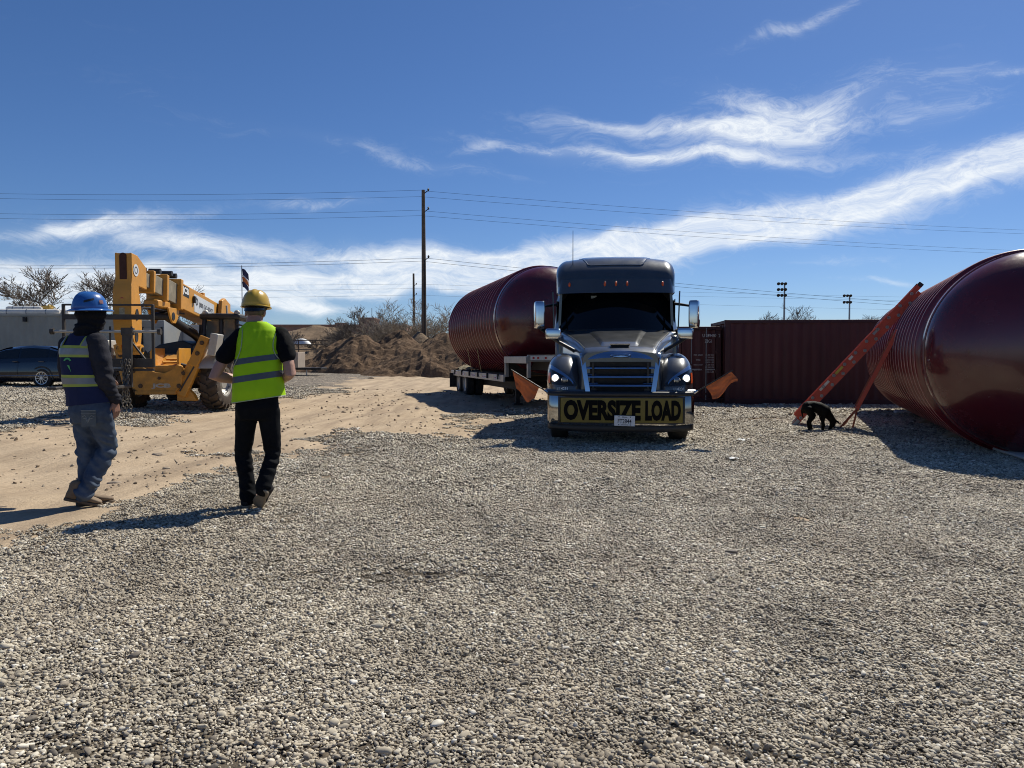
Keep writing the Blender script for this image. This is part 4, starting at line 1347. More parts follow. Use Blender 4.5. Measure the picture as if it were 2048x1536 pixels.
# bumper
def by(x):
    q = abs(x) / 1.2
    return -.03 + .05 * q ** 2 + .13 * q ** 6
def bump_pt(u, v, off=0, z0=.33, z1=.83):
    q = (u - .5) * 2
    if abs(q) <= .88:
        x = q / .88 * 1.17; y = by(x)
    else:
        k = (abs(q) - .88) / .12; x = math.copysign(1.17 + .03 * math.sin(k * 1.57), q); y = by(1.17) + .42 * k
    bul = .03 * (1 - (2 * v - 1) ** 2)
    z = z0 + (z1 - z0) * v + (.05 * (abs(q) ** 4) if v < .01 else 0)
    return (x, y - bul - off, z)
MB().surf(bump_pt, 72, 10, (0, .05, 0)).build('bumper', mat('bumper_chrome', (.34, .34, .345), .08, 1.0, .1, 6), tk, ang=60, fix=True)
MB().surf(lambda u, v: bump_pt(.02 + .96 * u, v, .012, .785, .875), 72, 4, (0, .06, 0)).build('bumper_top_strip', black, tk, ang=60, fix=True)
MB().surf(lambda u, v: bump_pt(.05 + .9 * u, v, -.05, .22, .34), 40, 2, (0, .1, 0)).build('air_dam', black, tk, ang=60, fix=True)
for x in (-.82, -.4, 0.02, .4, .85):
    MB().lathe([(1e-4, .006), (.012, .004), (.014, 0)], 10, Matrix.Translation((x, by(x) - .028, .838)) @ Euler((R(90), 0, 0)).to_matrix().to_4x4()).build('bumper_bolt', chrome, tk)
pl = MB().box((0, 0, 0), (.325, .008, .165)).build('licence_plate', mat('plate_white', (.62, .63, .64), .5, 0, .06, 20), tk, .004)
pl.location = (.06, -.115, .415); pl.rotation_euler = (R(-4), R(1.5), 0)
pk = mat('plate_ink', (.02, .02, .03), .6)
for s_, z, w_, h_ in (('FT2844', -.005, .215, .07), ('Illinois', .06, .08, .02), ('APPORTIONED', -.063, .115, .014)):
    text_mb(s_, w_, h_, .015, fn=lambda a, b, z=z: (a, -.007, z + b)).build('plate_lettering', pk, pl, ang=0)
for x in (-.09, .09):
    for z in (-.062, .062):
        MB().lathe([(1e-4, .004), (.008, .002), (.009, 0)], 8, Matrix.Translation((x, -.006, z)) @ Euler((R(90), 0, 0)).to_matrix().to_4x4()).build('plate_bolt', black, pl)

# cab: windscreen, pillars, roof, doors and sleeper
def ws(u, v, off=0, g=1.0):
    q = (u - .5) * 2
    hw = (1.15 - .06 * v) * g
    x = q * hw
    return (x, 2.20 + .42 * abs(q) ** 2.2 + .58 * v - off, 1.90 + .86 * v - .03 * abs(q) ** 2 * (1 - v))
MB().surf(lambda u, v: ws(u, v, 0, .965), 32, 10).build('windscreen', glassd, tk, ang=60)
MB().surf(lambda u, v: (ws(u, .0)[0], ws(u, 0)[1] - .10 + .12 * v, 1.865 + .05 * v), 32, 3, (0, .1, -.2)).build('cowl', black, tk, ang=60, fix=True)
for s in (-1, 1):
    def pill(u, v, s=s):
        a = Vector(ws(.5 + s * .485, v)); b = Vector(ws(.5 + s * .5, v)) + Vector((s * .055, .16, 0))
        return a.lerp(b, u) - Vector((0, .01, 0))
    MB().surf(pill, 4, 10, (0, .06, 0)).build('pillar', paint, tk, ang=60, fix=True)
    # side: door and sleeper wall
    def wall(u, v, s=s):
        y = 2.72 + 3.35 * u; z = .62 + 2.2 * v
        x = 1.13 + .09 * smooth(0, .35, u) - .05 * v ** 3
        return (s * x, y, z)
    MB().surf(wall, 24, 10, (-s * .05, 0, 0)).build('side_panel', paint, tk, ang=60, fix=True)
    MB().surf(lambda u, v: (s * (1.165 + .02 * u), 2.86 + .95 * u, 1.85 + .72 * v), 6, 4, (-s * .01, 0, 0)).build('side_window', glassd, tk, fix=True)
    MB().surf(lambda u, v: (s * (1.20 + .03 * v), 2.6 + .08 * u, 1.75 + .95 * v), 2, 6, (-s * .02, 0, 0)).build('wind_deflector', mat('smoke_acrylic', (.03, .045, .045), .08, 0, 0), tk, fix=True)
    MB().box((s * 1.05, 3.6, .62), (.36, 2.1, .5)).build('side_skirt', paint, tk, .05)
    MB().box((s * 1.08, 3.1, .38), (.3, .8, .06)).build('step', chrome, tk, .01)
    # lower cowl behind the fender
    MB().box((s * 1.03, 2.3, 1.35), (.2, .9, .95)).build('cowl_side', paint, tk, .06)
# roof cap, rounded and rising to the sleeper
def roof_ring(y, w, zt, rc):
    pts = []
    zb = 2.70
    pts.append((-w, y, zb))
    for k in range(9):
        a = R(180) - R(90) * k / 8
        pts.append((-(w - rc) + rc * math.cos(a), y, zt - rc + rc * math.sin(a)))
    for k in range(1, 8):
        x = -(w - rc) + 2 * (w - rc) * k / 8
        pts.append((x, y, zt + .045 * (1 - (x / w) ** 2)))
    for k in range(9):
        a = R(90) - R(90) * k / 8
        pts.append(((w - rc) + rc * math.cos(a), y, zt - rc + rc * math.sin(a)))
    pts.append((w, y, zb))
    return pts
rr_ = [(2.70, 1.05, 2.86, .10), (2.73, 1.10, 2.98, .13), (2.82, 1.14, 3.13, .18), (2.98, 1.165, 3.27, .22), (3.2, 1.18, 3.36, .24), (3.6, 1.19, 3.43, .25), (4.3, 1.20, 3.47, .25), (5.4, 1.2, 3.47, .25), (6.0, 1.19, 3.43, .25), (6.07, 1.16, 3.36, .2)]
MB().loft([roof_ring(*a) for a in rr_]).build('roof', paint, tk, ang=50, fix=True)
# shallow dished line on the roof front
def rf_surf(x, y):
    ys = [a[0] for a in rr_]; zt = float(np.interp(y, ys, [a[2] for a in rr_])); w = float(np.interp(y, ys, [a[1] for a in rr_]))
    return zt + .045 * (1 - (x / w) ** 2)
line = []
for k in range(33):
    q = -1 + 2 * k / 32
    x = .72 * q
    y = 2.90 + (.0 if abs(q) < .72 else 0.75 * ((abs(q) - .72) / .28) ** 1.6)
    line.append((x, y, rf_surf(x, y) + .004))
MB().tube(line, .012, 6).build('roof_crease', chrome if False else paint, tk)
def dish(u, v):
    x = (u - .5) * 2 * .7; q = abs(x) / .72
    y0 = 2.91 + (.0 if q < .72 else 0.75 * ((q - .72) / .28) ** 1.6)
    y = y0 + (4.4 - y0) * v
    return (x, y, rf_surf(x, y) + .006 + .02 * math.sin(v * 3.14))
MB().surf(dish, 28, 16).build('roof_panel', paint, tk, ang=60)
# sun visor with marker lamps
def vis(u, v):
    q = (u - .5) * 2
    z = 2.665 + .275 * v
    x = q * (1.13 - .02 * v)
    return (x, 2.44 + .20 * abs(q) ** 2.6 + .10 * v + (0 if abs(q) < .95 else (abs(q) - .95) * 1.6), z)
MB().surf(vis, 48, 6, (0, .14, 0)).build('sun_visor', paint, tk, ang=50, fix=True)
for q in (-.80, -.19, .0, .19, .80):
    p = Vector(vis(.5 + q / 2, .62))
    ml = MB().lathe([(1e-4, .035), (.55, .028), (.9, .012), (1, 0)], 14, Matrix.Translation(p + Vector((0, -.0, 0))) @ Euler((R(86), 0, 0)).to_matrix().to_4x4() @ Matrix.Diagonal((.024, .05, 1, 1)))
    ml.build('marker_lamp', amber, tk)
# wipers, inside visor card, antenna
for s, x0 in ((-1, -.25), (1, .78)):
    a = Vector(ws(.5 + x0 / 2.2, .0)) + Vector((0, -.04, .0)); b = Vector(ws(.5 + (x0 - .62) / 2.2, .07)) + Vector((0, -.03, 0))
    w_ = MB().tube([a, a.lerp(b, .5) + Vector((0, -.02, .03)), b], .012, 6).build('wiper', black, tk)
    MB().tube([b + Vector((-.22, .0, .0)), b + Vector((.26, -.01, .01))], .011, 5).build('wiper_blade', black, w_)
MB().surf(lambda u, v: (-.48 + .11 * u, ws(.5 - .2, .82)[1] - .012, 2.58 + .05 * v), 2, 2).build('inspection_sticker', mat('sticker_pale', (.25, .27, .25), .6), tk)
MB().tube([(-.84, 2.98, 3.26), (-.84, 2.98, 3.95)], [.009, .005], 6).build('antenna', black, tk)
MB().lathe([(.03, 0), (.025, .05), (.012, .07)], 12, Matrix.Translation((-.84, 2.98, 3.2)), True).build('antenna_base', black, tk)
# door mirrors
def rbox(c, d, r, rot=None):
    """rounded upright box"""
    rings = []
    for v in [0, .02, .08, .2, .5, .8, .92, .98, 1]:
        k = (1 - abs(2 * v - 1) ** 6) ** .4 if 0 < v < 1 else .25
        rings.append([(math.copysign(abs(math.cos(a)) ** .5, math.cos(a)) * d[0] / 2 * (.72 + .28 * k), math.copysign(abs(math.sin(a)) ** .5, math.sin(a)) * d[1] / 2 * (.72 + .28 * k), (v - .5) * d[2]) for a in [2 * math.pi * q / 28 for q in range(28)]])
    M_ = Matrix.Translation(c) @ (Euler(rot).to_matrix().to_4x4() if rot else Matrix.Identity(4))
    rings = [[tuple(M_ @ Vector(p)) for p in g] for g in rings]
    return MB().loft(rings)
for s in (-1, 1):
    mi = rbox((s * 1.47, 2.42, 2.24), (.20, .24, .52), .05, (0, 0, R(-16) * s)).build('door_mirror', chrome, tk, ang=60)
    MB().box((s * 1.47, 2.555, 2.24), (.15, .01, .45), (0, 0, R(-16) * s)).build('mirror_glass', dkglass, mi)
    MB().tube([(s * 1.14, 2.8, 1.93), (s * 1.36, 2.62, 1.93), (s * 1.45, 2.46, 1.99)], [.05, .045, .04], 8).build('mirror_arm', black, mi)
    MB().tube([(s * 1.14, 2.8, 2.47), (s * 1.3, 2.7, 2.44), (s * 1.42, 2.5, 2.4)], [.03, .025, .02], 8).build('mirror_arm', black, mi)
    hm = rbox((s * 1.13, .98, 1.83), (.27, .15, .185), .05, (0, 0, R(-10) * s)).build('hood_mirror', chrome, tk, ang=60)
    MB().tube([(s * 1.14, 1.0, 1.76), (s * 1.02, .95, 1.68), (s * .78, .82, 1.55), (s * .70, .80, 1.5)], [.03, .032, .034, .04], 8).build('mirror_arm', black, hm)
    MB().box((s * .69, .80, 1.42), (.05, .10, .2)).build('arm_bracket', black, hm, .01)
# chassis, fifth wheel and wheels
for s in (-1, 1):
    MB().box((s * .43, 4.2, .78), (.09, 8.2, .28)).build('chassis_rail', steel_d, tk)
    wheel(tk, s * 1.02, 1.12, .51, .51, .29, s, rubber, chrome, .56)
    for y in (6.15, 7.45):
        for k in (0, 1):
            wheel(tk, s * (1.07 - k * .34), y, .51, .51, .28, s, rubber, chrome, .56)
    MB().box((s * 1.06, 3.9, .75), (.55, 1.6, .6)).build('fuel_tank', chrome, tk, .12)
MB().box((0, 1.3, .66), (1.5, 1.4, .62)).build('engine', hole, tk, .05)
MB().tube([(-.95, 1.12, .5), (.95, 1.12, .5)], .07, 10).build('front_axle', steel_d, tk)
MB().box((0, 6.3, 1.05), (.9, 1.1, .14)).build('fifth_wheel', steel_d, tk, .03)
MB().box((0, 4.5, 1.9), (2.2, 2.9, 1.7)).build('cab_interior', hole, tk)
MB().box((0, 6.09, 1.95), (2.3, .05, 2.3)).build('sleeper_back', paint, tk, .02)

# banner across the bumper
def ban(x, z):
    u_ = .5 + x / 1.17 * .44
    p = bump_pt(u_, (z - .33) / .5, .016)
    return p
bn = thing('oversize_banner', 'yellow oversize load banner stretched across the truck bumper', 'banner', TK, TK_YAW)
def bfn(u, v):
    x = -.96 + 1.94 * u; z = .375 + .40 * v
    p = ban(x, z); return (p[0], p[1] + .004 * noise.noise(Vector((x * 6, z * 6, 1))), z + .012 * x * 0)
MB().surf(bfn, 60, 8).build('cloth', mat('banner_yellow', (.19, .145, .02), .6, 0, .25, 3, dust=.5, dustcol=(.06, .05, .025)), bn, ang=60)
MB().surf(lambda u, v: (lambda p: (p[0], p[1] - .003, p[2]))(ban(-1.0 + 2.02 * u, .365 + .014 * v)), 60, 1).build('hem', black, bn)
MB().surf(lambda u, v: (lambda p: (p[0], p[1] - .003, p[2]))(ban(-1.0 + 2.02 * u, .772 + .022 * v)), 60, 1).build('hem', black, bn)
for x in (-1.0, .985):
    MB().surf(lambda u, v: (lambda p: (p[0], p[1] - .004, p[2]))(ban(x + .03 * u, .365 + .43 * v)), 1, 8).build('hem', black, bn)
def bt(s_, x0, x1):
    text_mb(s_, x1 - x0, .33, .055, fine=4, fn=lambda a, b: (lambda p: (p[0], p[1] - .006, p[2]))(ban((x0 + x1) / 2 + a, .577 + b))).build('lettering', mat('banner_ink', (.006, .006, .006), .8, spec=.08), bn, ang=0)
bt('OVERSIZE', -.91, .315); bt('LOAD', .385, .95)

# orange warning flags on rods from the bumper ends
flagm = mat('warning_orange', (.52, .13, .035), .75, 0, .2, 6, dust=.35, dustcol=(.30, .12, .06))
def tkw(x, y, z):
    c, s = math.cos(TK_YAW), math.sin(TK_YAW)
    return Vector((TK.x + c * x - s * y, TK.y + s * x + c * y, z))
for s, corners, lab in ((-1, ((.10, 0), (.62, 0), (.60, -.30), (.36, -.24)), 'drooping orange warning flag on a rod at the left end of the truck bumper'), (1, ((.22, 0), (.66, 0), (.72, -.14), (.36, -.24)), 'wind lifted orange warning flag on a rod at the right end of the truck bumper')):
    a = Vector((s * 1.19, .16, .86)); b = Vector((s * 1.77, .10, 1.22))
    fr_ = thing('warning_flag', lab, 'flag', TK, TK_YAW, 'orange warning flags on the truck')
    MB().tube([a, a.lerp(b, .5), b], [.012, .01, .008], 8).build('rod', black, fr_)
    MB().tube([a + Vector((-s * .05, 0, -.03)), a + Vector((s * .04, 0, .03))], .02, 8).build('clamp', chrome, fr_)
    d = (b - a).normalized(); L_ = (b - a).length
    if s < 0:
        top = [a + d * (L_ * .22), a + d * (L_ * .97)]
        bot = [a + d * (L_ * .22) + Vector((.0 - .08, .02, -.20)), a + d * (L_ * .97) + Vector((.06, .02, -.30))]
        mid = Vector((-.0, 0, -.09))
    else:
        top = [a + d * (L_ * .28), a + d * (L_ * .95)]
        bot = [a + d * (L_ * .28) + Vector((.10, -.02, -.20)), a + d * (L_ * .95) + Vector((.10, -.02, -.17))]
        mid = Vector((.02, 0, -.02))
    def fl(u, v, s=s, top=top, bot=bot, mid=mid):
        p = top[0].lerp(top[1], u).lerp(bot[0].lerp(bot[1], u), v)
        if s < 0:
            p = p + Vector((0, 0, -.10 * v * math.sin(math.pi * min(1, u * 1.0)) ** 2 * (1 - u) * 2.2))
        else:
            p = p + Vector((.04 * v * math.sin(3.1 * v), 0, -.045 * v * math.sin(u * 6)))
        p.y += .03 * math.sin(u * 7 + v * 3) * v + .01 * math.sin(v * 11 + u * 3)
        p.y += .022 * noise.noise(Vector((u * 5, v * 6, s * 3))) + .008 * noise.noise(Vector((u * 14, v * 5, s)))
        p.z += .010 * noise.noise(Vector((u * 9, v * 9, s))) * (1 if v > .9 else 0)
        return p
    MB().surf(fl, 22, 16, (0, .003, 0)).build('cloth', flagm, fr_, ang=60)


# ------------------------------------------------------------------ telehandler
tyel = mat('machine_yellow', (.62, .28, .03), .45, 0, .12, 2.5, dust=.28, dustcol=(.30, .19, .09))
tyel_w = mat('machine_yellow_worn', (.54, .25, .035), .6, 0, .2, 5, dust=.55, dustcol=(.17, .105, .05))
slide = mat('boom_slide_dirty', (.26, .225, .16), .7, .1, .3, 5, dust=.5, dustcol=(.10, .08, .06))
tdark = mat('machine_black', (.02, .02, .022), .5, 0, .2, 5, dust=.2, dustcol=(.12, .10, .08))
lugr = mat('lug_tyre', (.055, .042, .032), .85, 0, .3, 6, dust=.5, dustcol=(.14, .10, .07))
pale_st = mat('pale_steel', (.42, .41, .38), .5, .4, .15, 4, dust=.3)
cglass = mat('cab_glass', (.10, .12, .12), .06, 0, .1, spec=.6)
TH = Vector((-7.80, 17.35, 0)); TH.z = G(TH.x, TH.y) + .0
th = thing('telehandler', 'yellow telescopic handler facing the camera with its boom raised', 'telehandler', TH, R(4))


def lug_wheel(x, y, r, w, s, steer=0):
    e = wheel(th, x, y, r, r * .93, w, s, lugr, pale_st, .56, .16, steer=steer)
    lug = MB(); n = 20
    for k in range(n):
        for side_ in (-1, 1):
            a0 = 2 * math.pi * (k + (.5 if side_ > 0 else 0)) / n
            for q in range(3):     # chevron bar in three pieces, as one bar
                u0, u1 = q / 3, (q + 1) / 3
                vs = []
                for uu in (u0, u1):
                    xx = side_ * (w * .5 * (1.0 - uu) + .0)
                    aa = a0 + .16 * uu
                    for dr in (r * .90 if uu == 0 and q == 0 else r * .92, r if not (uu == 0 and q == 0) else r * .965):
                        for da in (-.055, .055):
                            vs.append((xx, dr * math.cos(aa + da), dr * math.sin(aa + da)))
                lug.add(vs, [(0, 1, 3, 2), (4, 6, 7, 5), (0, 2, 6, 4), (1, 5, 7, 3), (2, 3, 7, 6)])
            # shoulder wrap
            vs = []
            for rr, xx in ((r * .93, .5), (r * .8, .515)):
                for da in (-.055, .055):
                    for dx in (0, .03):
                        vs.append((side_ * (w * xx + dx - .005), rr * math.cos(a0 + da - .02), rr * math.sin(a0 + da - .02)))
            lug.add(vs, [(1, 3, 7, 5), (0, 1, 5, 4), (2, 6, 7, 3), (0, 2, 3, 1), (4, 5, 7, 6)])
    lug.build('tread', lugr, e, ang=30, fix=True)
    rim = [c for c in e.children if c.name.startswith('rim')][0]
    for k in range(14):
        a = 2 * math.pi * k / 14
        MB().lathe([(1e-4, .012), (.02, .01), (.022, 0)], 8, Matrix.Translation((s * w * .36, .27 * math.cos(a), .27 * math.sin(a))) @ Euler((0, R(90) * s, 0)).to_matrix().to_4x4()).build('wheel_nut', tdark, e)
    return e


WR = .64
lug_wheel(.98, 0, WR, .40, 1, R(-6)); lug_wheel(-.98, 0, WR, .40, -1, R(-6))
lug_wheel(.98, 2.95, WR, .40, 1, R(5)); lug_wheel(-.98, 2.95, WR, .40, -1, R(5))
MB().box((0, 1.4, .82), (.72, 4.3, .42)).build('chassis', tyel_w, th, .03)
for y in (0, 2.95):
    MB().tube([(-.85, y, .62), (.85, y, .62)], .13, 12).build('axle', tdark, th)
    MB().ell((0, y, .62), (.28, .26, .24)).build('differential', tdark, th)
# front stabiliser cross frame with the maker's letters
pf_ = [(-.62, .95), (-.42, 1.02), (-.2, .95), (.0, .88), (.2, .86), (.36, .92), (.52, 1.05), (.62, 1.02), (.66, .85), (.62, .60), (.50, .45), (-.42, .45), (-.60, .56), (-.72, .80)]
sx = .88
cf = MB().prism([(x * sx - .10, z) for x, z in pf_], .14, Matrix.Translation((0, -.86, 0))).build('stabiliser_frame', tyel_w, th, .015, fix=True)
MB().box((-.1, -.74, .43), (.86, .3, .08)).build('frame_lip', tyel_w, th, .01)
text_mb('JCB', .42, .12, .055, fn=lambda a, b: (.02 + a, -.868, .575 + b)).build('lettering', mat('dull_silver', (.42, .38, .32), .6, var=.3, scale=15), cf, ang=0)
for x, z, r_ in ((-.42, .58, .05), (.4, .58, .05), (.50, .86, .045), (-.56, .90, .04), (-.02, .75, .035)):
    MB().lathe([(1e-4, .03), (r_ * .6, .03), (r_ * .65, .012), (r_, .01), (r_, 0)], 14, Matrix.Translation((x, -.86, z)) @ Euler((R(90), 0, 0)).to_matrix().to_4x4()).build('pin', mat('rusty_pin', (.11, .07, .04), .7, .4, .3), cf)
# front tower plates that carry the boom nose, sunlit edges
for x in (-.28, .30):
    MB().prism([(0, .95), (.05, .95), (.05, 1.42), (0, 1.32)], .75, Matrix.Translation((x, -.7, 0)) ).build('tower_plate', tyel, th, .01, fix=True)
MB().box((.02, -.25, 1.06), (.62, .9, .05), (R(28), 0, 0)).build('deck_plate', tyel, th, .01)
MB().box((.1, -.1, 1.17), (.5, .07, .04), (R(28), 0, R(34))).build('deck_rib', tyel, th, .006)
MB().box((.12, -.35, 1.1), (.5, .07, .04), (R(28), 0, R(34))).build('deck_rib', tyel, th, .006)
# raised right hand outrigger with its pad, and the folded one opposite
for s in (1, -1):
    o_ = bpy.data.objects.new('outrigger', None); COL.objects.link(o_); o_.parent = th
    p0 = Vector((s * .44 - .06, -.74, .36)); p1 = Vector((s * .98 - .08, -.55, 1.66))
    if s < 0:
        p0, p1 = Vector((-.72, -.68, .62)), Vector((-1.0, -.5, 1.5))
    d = (p1 - p0).normalized(); sd_ = Vector((0, 0, 1)).cross(d).normalized()
    m = MB(); m.bar(p0, p0.lerp(p1, .55), .16, .26, Vector((0, 1, 0)).cross(d)); m.build('lower_arm', tyel, o_, .015)
    m = MB(); m.bar(p0.lerp(p1, .5), p1, .20, .22, Vector((0, 1, 0)).cross(d)); m.build('upper_arm', tyel, o_, .015)
    m = MB(); m.bar(p0 + Vector((.02 * s, -.085, .1)), p1 + Vector((0, -.10, -.25)), .012, .03); m.build('groove', tdark, o_)
    for q in (.72, .9):
        MB().lathe([(1e-4, .03), (.035, .03), (.05, .01), (.05, 0)], 12, Matrix.Translation(p0.lerp(p1, q) + Vector((0, -.11, 0))) @ Euler((R(90), 0, 0)).to_matrix().to_4x4()).build('pin', mat('rusty_pin', (.1, .1, .1)), o_)
    MB().box(p1 + Vector((s * .2, 0, -.17)), (.17, .42, .5), (0, R(10) * s, 0)).build('foot_pad', pale_st, o_, .02)
    if s > 0: MB().prism([(0, 0), (.42 * s, 0), (.36 * s, .14), (.14 * s, .38), (0, .38)], .18, Matrix.Translation((s * .36 - .06, -.72, .24))).build('pivot_bracket', tyel, o_, .012, fix=True)
    MB().tube([(s * .30, -.55, 1.05), (s * .62, -.5, .95), p0.lerp(p1, .55)], .05, 10).build('cylinder', tdark, o_)
# engine pod and mudguards
pod = MB().prism([(-.75, 1.0), (.32, 1.0), (.32, 1.52), (.1, 1.62), (-.45, 1.52), (-.75, 1.32)], 1.7, Matrix.Translation((-.18, .75, 0))).build('engine_cover', tdark, th, .03, fix=True)
MB().prism([(-.70, .8), (.25, .8), (.25, 1.22), (-.70, 1.0)], 1.75, Matrix.Translation((-.18, .7, 0))).build('engine_skirt', tyel, th, .02, fix=True)
MB().tube([(.32, .9, 1.3), (.33, .88, 1.75), (.33, .88, 2.0)], [.07, .07, .06], 12).build('exhaust', tdark, th)
def guard(x, y):
    def fn(u, v):
        a = R(25 + 130 * u); r_ = WR + .12
        return (x - .24 + .48 * v, y - r_ * math.cos(a), WR + r_ * math.sin(a))
    MB().surf(fn, 14, 3, (0, 0, .03)).build('mudguard', pale_st, th, ang=60, fix=True)
guard(1.0, 0); guard(-1.0, 0)
# operator's cab
cb = bpy.data.objects.new('cab', None); COL.objects.link(cb); cb.parent = th
CX0, CX1, CY0, CY1 = .38, 1.22, .75, 2.25
for x in (CX0, CX1):
    for y in (CY0, CY1):
        MB().tube([(x, y, .9), (x, y, 1.5), (x + (.03 if x < .6 else -.05), y + (.1 if y < 1 else -.08), 2.16)], .055, 8).build('pillar', tdark, cb)
MB().tube([(.82, CY0, .9), (.80, CY0 + .02, 1.5), (.80, CY0 + .10, 2.14)], .05, 8).build('pillar', tdark, cb)
MB().box(((CX0 + CX1) / 2, (CY0 + CY1) / 2, 2.2), (.96, 1.6, .14)).build('cab_roof', tdark, cb, .05)
MB().box(((CX0 + CX1) / 2, 1.5, .95), (.84, 1.5, .5)).build('cab_base', tyel, cb, .03)
for (x0, x1) in ((CX0 + .07, .76), (.86, CX1 - .06)):
    MB().surf(lambda u, v: (x0 + (x1 - x0) * u, CY0 + .02 + .09 * v, 1.22 + .88 * v), 2, 2, (0, .008, 0)).build('cab_window', cglass, cb, fix=True)
MB().surf(lambda u, v: (CX1 - .0 - .04 * v, CY0 + .1 + 1.3 * u, 1.3 + .8 * v), 2, 2, (-.008, 0, 0)).build('cab_window', cglass, cb, fix=True)
MB().surf(lambda u, v: (CX0 + .02 * v, CY0 + .1 + 1.3 * u, 1.6 + .5 * v), 2, 2, (.008, 0, 0)).build('cab_window', cglass, cb, fix=True)
MB().box((.8, 1.6, 1.5), (.45, .2, .7)).build('seat', tdark, cb, .05)
for x in (.45, 1.2):
    MB().ell((x, .78, 2.28), (.075, .06, .075)).build('work_lamp', pale_st, cb)
MB().tube([(1.22, .7, 2.0), (1.5, .55, 1.95), (1.5, .52, 1.75)], .02, 6).build('mirror_arm', tdark, cb)
MB().box((1.5, .5, 1.62), (.2, .06, .32)).build('mirror', tdark, cb, .02)

# boom: three nested sections rising towards the front
BX = .06
SL = math.tan(R(6.5))
def bz(y):
    return 2.62 - SL * (y + .3)          # centre height along the boom
def sec(name, y0, y1, w, h, m, parent, bev=.02):
    a, b = Vector((BX, y0, bz(y0))), Vector((BX, y1, bz(y1)))
    mb = MB(); mb.bar(a, b, w, h, (0, 0, 1))
    return mb.build(name, m, parent, bev)
bo = bpy.data.objects.new('boom', None); COL.objects.link(bo); bo.parent = th
sec('outer_section', -.28, 4.4, .42, .60, tyel, bo)
sec('outer_collar', -.42, -.28, .52, .70, tyel, bo)
sec('second_section', -1.0, .3, .34, .46, slide, bo, .012)
sec('second_collar', -1.12, -1.0, .44, .58, tyel, bo)
sec('third_section', -1.62, -.3, .27, .37, slide, bo, .012)
sec('third_collar', -1.72, -1.62, .36, .47, tyel, bo)
sec('inner_section', -2.5, -.8, .20, .29, slide, bo, .012)
# hanging bracket under the outer collar
for x in (BX - .23, BX + .19):
    MB().prism([(-.55, 0), (.12, 0), (.02, -.22), (-.12, -.34), (-.3, -.34), (-.42, -.22)], .04, Matrix.Translation((x, -.45, bz(-.4) - .33)) @ Matrix.Rotation(R(90), 4, 'Z')).build('nose_bracket', tyel, bo, .01, fix=True)
MB().tube([(BX - .2, -.72, bz(-.7) - .55), (BX + .2, -.72, bz(-.7) - .55)], .09, 14).build('bracket_pin', tdark, bo)
MB().box((BX, -1.1, bz(-1.1) - .36), (.3, .7, .16)).build('hose_carrier', tyel, bo, .03)
MB().tube([(BX, -.7, bz(-.7) - .52), (BX, 1.2, 1.75), (BX + .0, 1.9, 1.5)], [.10, .10, .08], 14).build('lift_cylinder', tdark, bo)
MB().tube([(BX - .12, -.5, bz(-.5) - .42), (BX - .12, 1.6, 1.85)], .05, 8).build('hose_pipe', tdark, bo)
for y, h_ in ((-1.2, .33), (-.3, .43), (-.55, .43)):
    MB().tube([(BX - .12, y, bz(y) + h_), (BX + .12, y, bz(y) + h_)], .06, 10).build('hose_reel', tdark, bo)
MB().box((BX, -1.9, bz(-1.9) + .20), (.16, .24, .12)).build('chain_tensioner', tdark, bo, .02)
MB().box((BX, .0, bz(0) + .36), (.2, .1, .12)).build('boom_lug', tyel, bo, .01)
MB().box((BX, 1.6, bz(1.6) + .36), (.2, .12, .14)).build('boom_lug', tyel, bo, .01)
# rear bracket and vertical ram beside the cab roof
MB().prism([(0, -.35), (.9, -.35), (.9, .25), (.45, .38), (.2, .3)], .1, Matrix.Translation((BX + .33, 2.1, bz(2.6) + .1)) @ Matrix.Rotation(R(90), 4, 'Z')).build('ram_bracket', tyel, bo, .015, fix=True)
MB().tube([(BX + .30, 2.7, 2.0), (BX + .30, 2.62, bz(2.6) + .3)], .06, 12).build('ram', pale_st, bo)
for i, (dx, dz) in enumerate(((-.10, .0), (-.04, .03), (.10, .02))):      # hydraulic hoses looping from the boom nose to the head
    MB().tube([(BX + dx, .2, bz(.2) - .34), (BX + dx, -.9, bz(-.9) - .44 - dz), (BX + dx, -1.7, bz(-1.7) - .52 - dz), (BX + dx, -2.15, bz(-2.1) - .62), (BX + dx * 1.4, -2.35, bz(-2.3) - .95)], .018, 6).build('hose', tdark, bo)
# stickers on the boom side
def bside(y, dz):
    return (BX + .2135, y, bz(y) + dz)
def sticker(y0, y1, z0, z1, m, nm):
    return MB().surf(lambda u, v: bside(y0 + (y1 - y0) * u, z0 + (z1 - z0) * v), 1, 1).build(nm, m, bo)
stk = sticker(-.22, .22, .02, .26, mat('sticker_black', (.015, .015, .015), .5), 'badge')
text_mb('JCB', .40, .2, .05, fn=lambda a, b: (BX + .216, .0 + a, bz(0 + a) + .14 + b)).build('badge_lettering', mat('white_letter', (.8, .8, .8)), stk, ang=0)
sg = sticker(.55, 2.0, -.22, .2, mat('sign_white', (.62, .64, .66), .5, 0, .05), 'rental_sign')
text_mb('(888) GO-RENTS', 1.05, .15, .015, fn=lambda a, b: (BX + .217, 1.4 + a, bz(1.4 + a) + b - .01)).build('sign_lettering', mat('sign_ink', (.09, .09, .10), .6), sg, ang=0)
MB().lathe([(.05, 0), (.09, .0), (.09, .002), (.05, .002)], 20, Matrix.Translation((BX + .216, .72, bz(.72) + .04)) @ Euler((0, R(90), 0)).to_matrix().to_4x4(), False).build('sign_ring', mat('sign_ink', (.1, .1, .1)), sg)
MB().box((BX + .24, .5, bz(.5) + .05), (.06, .1, .16)).build('boom_latch', tdark, bo, .01)

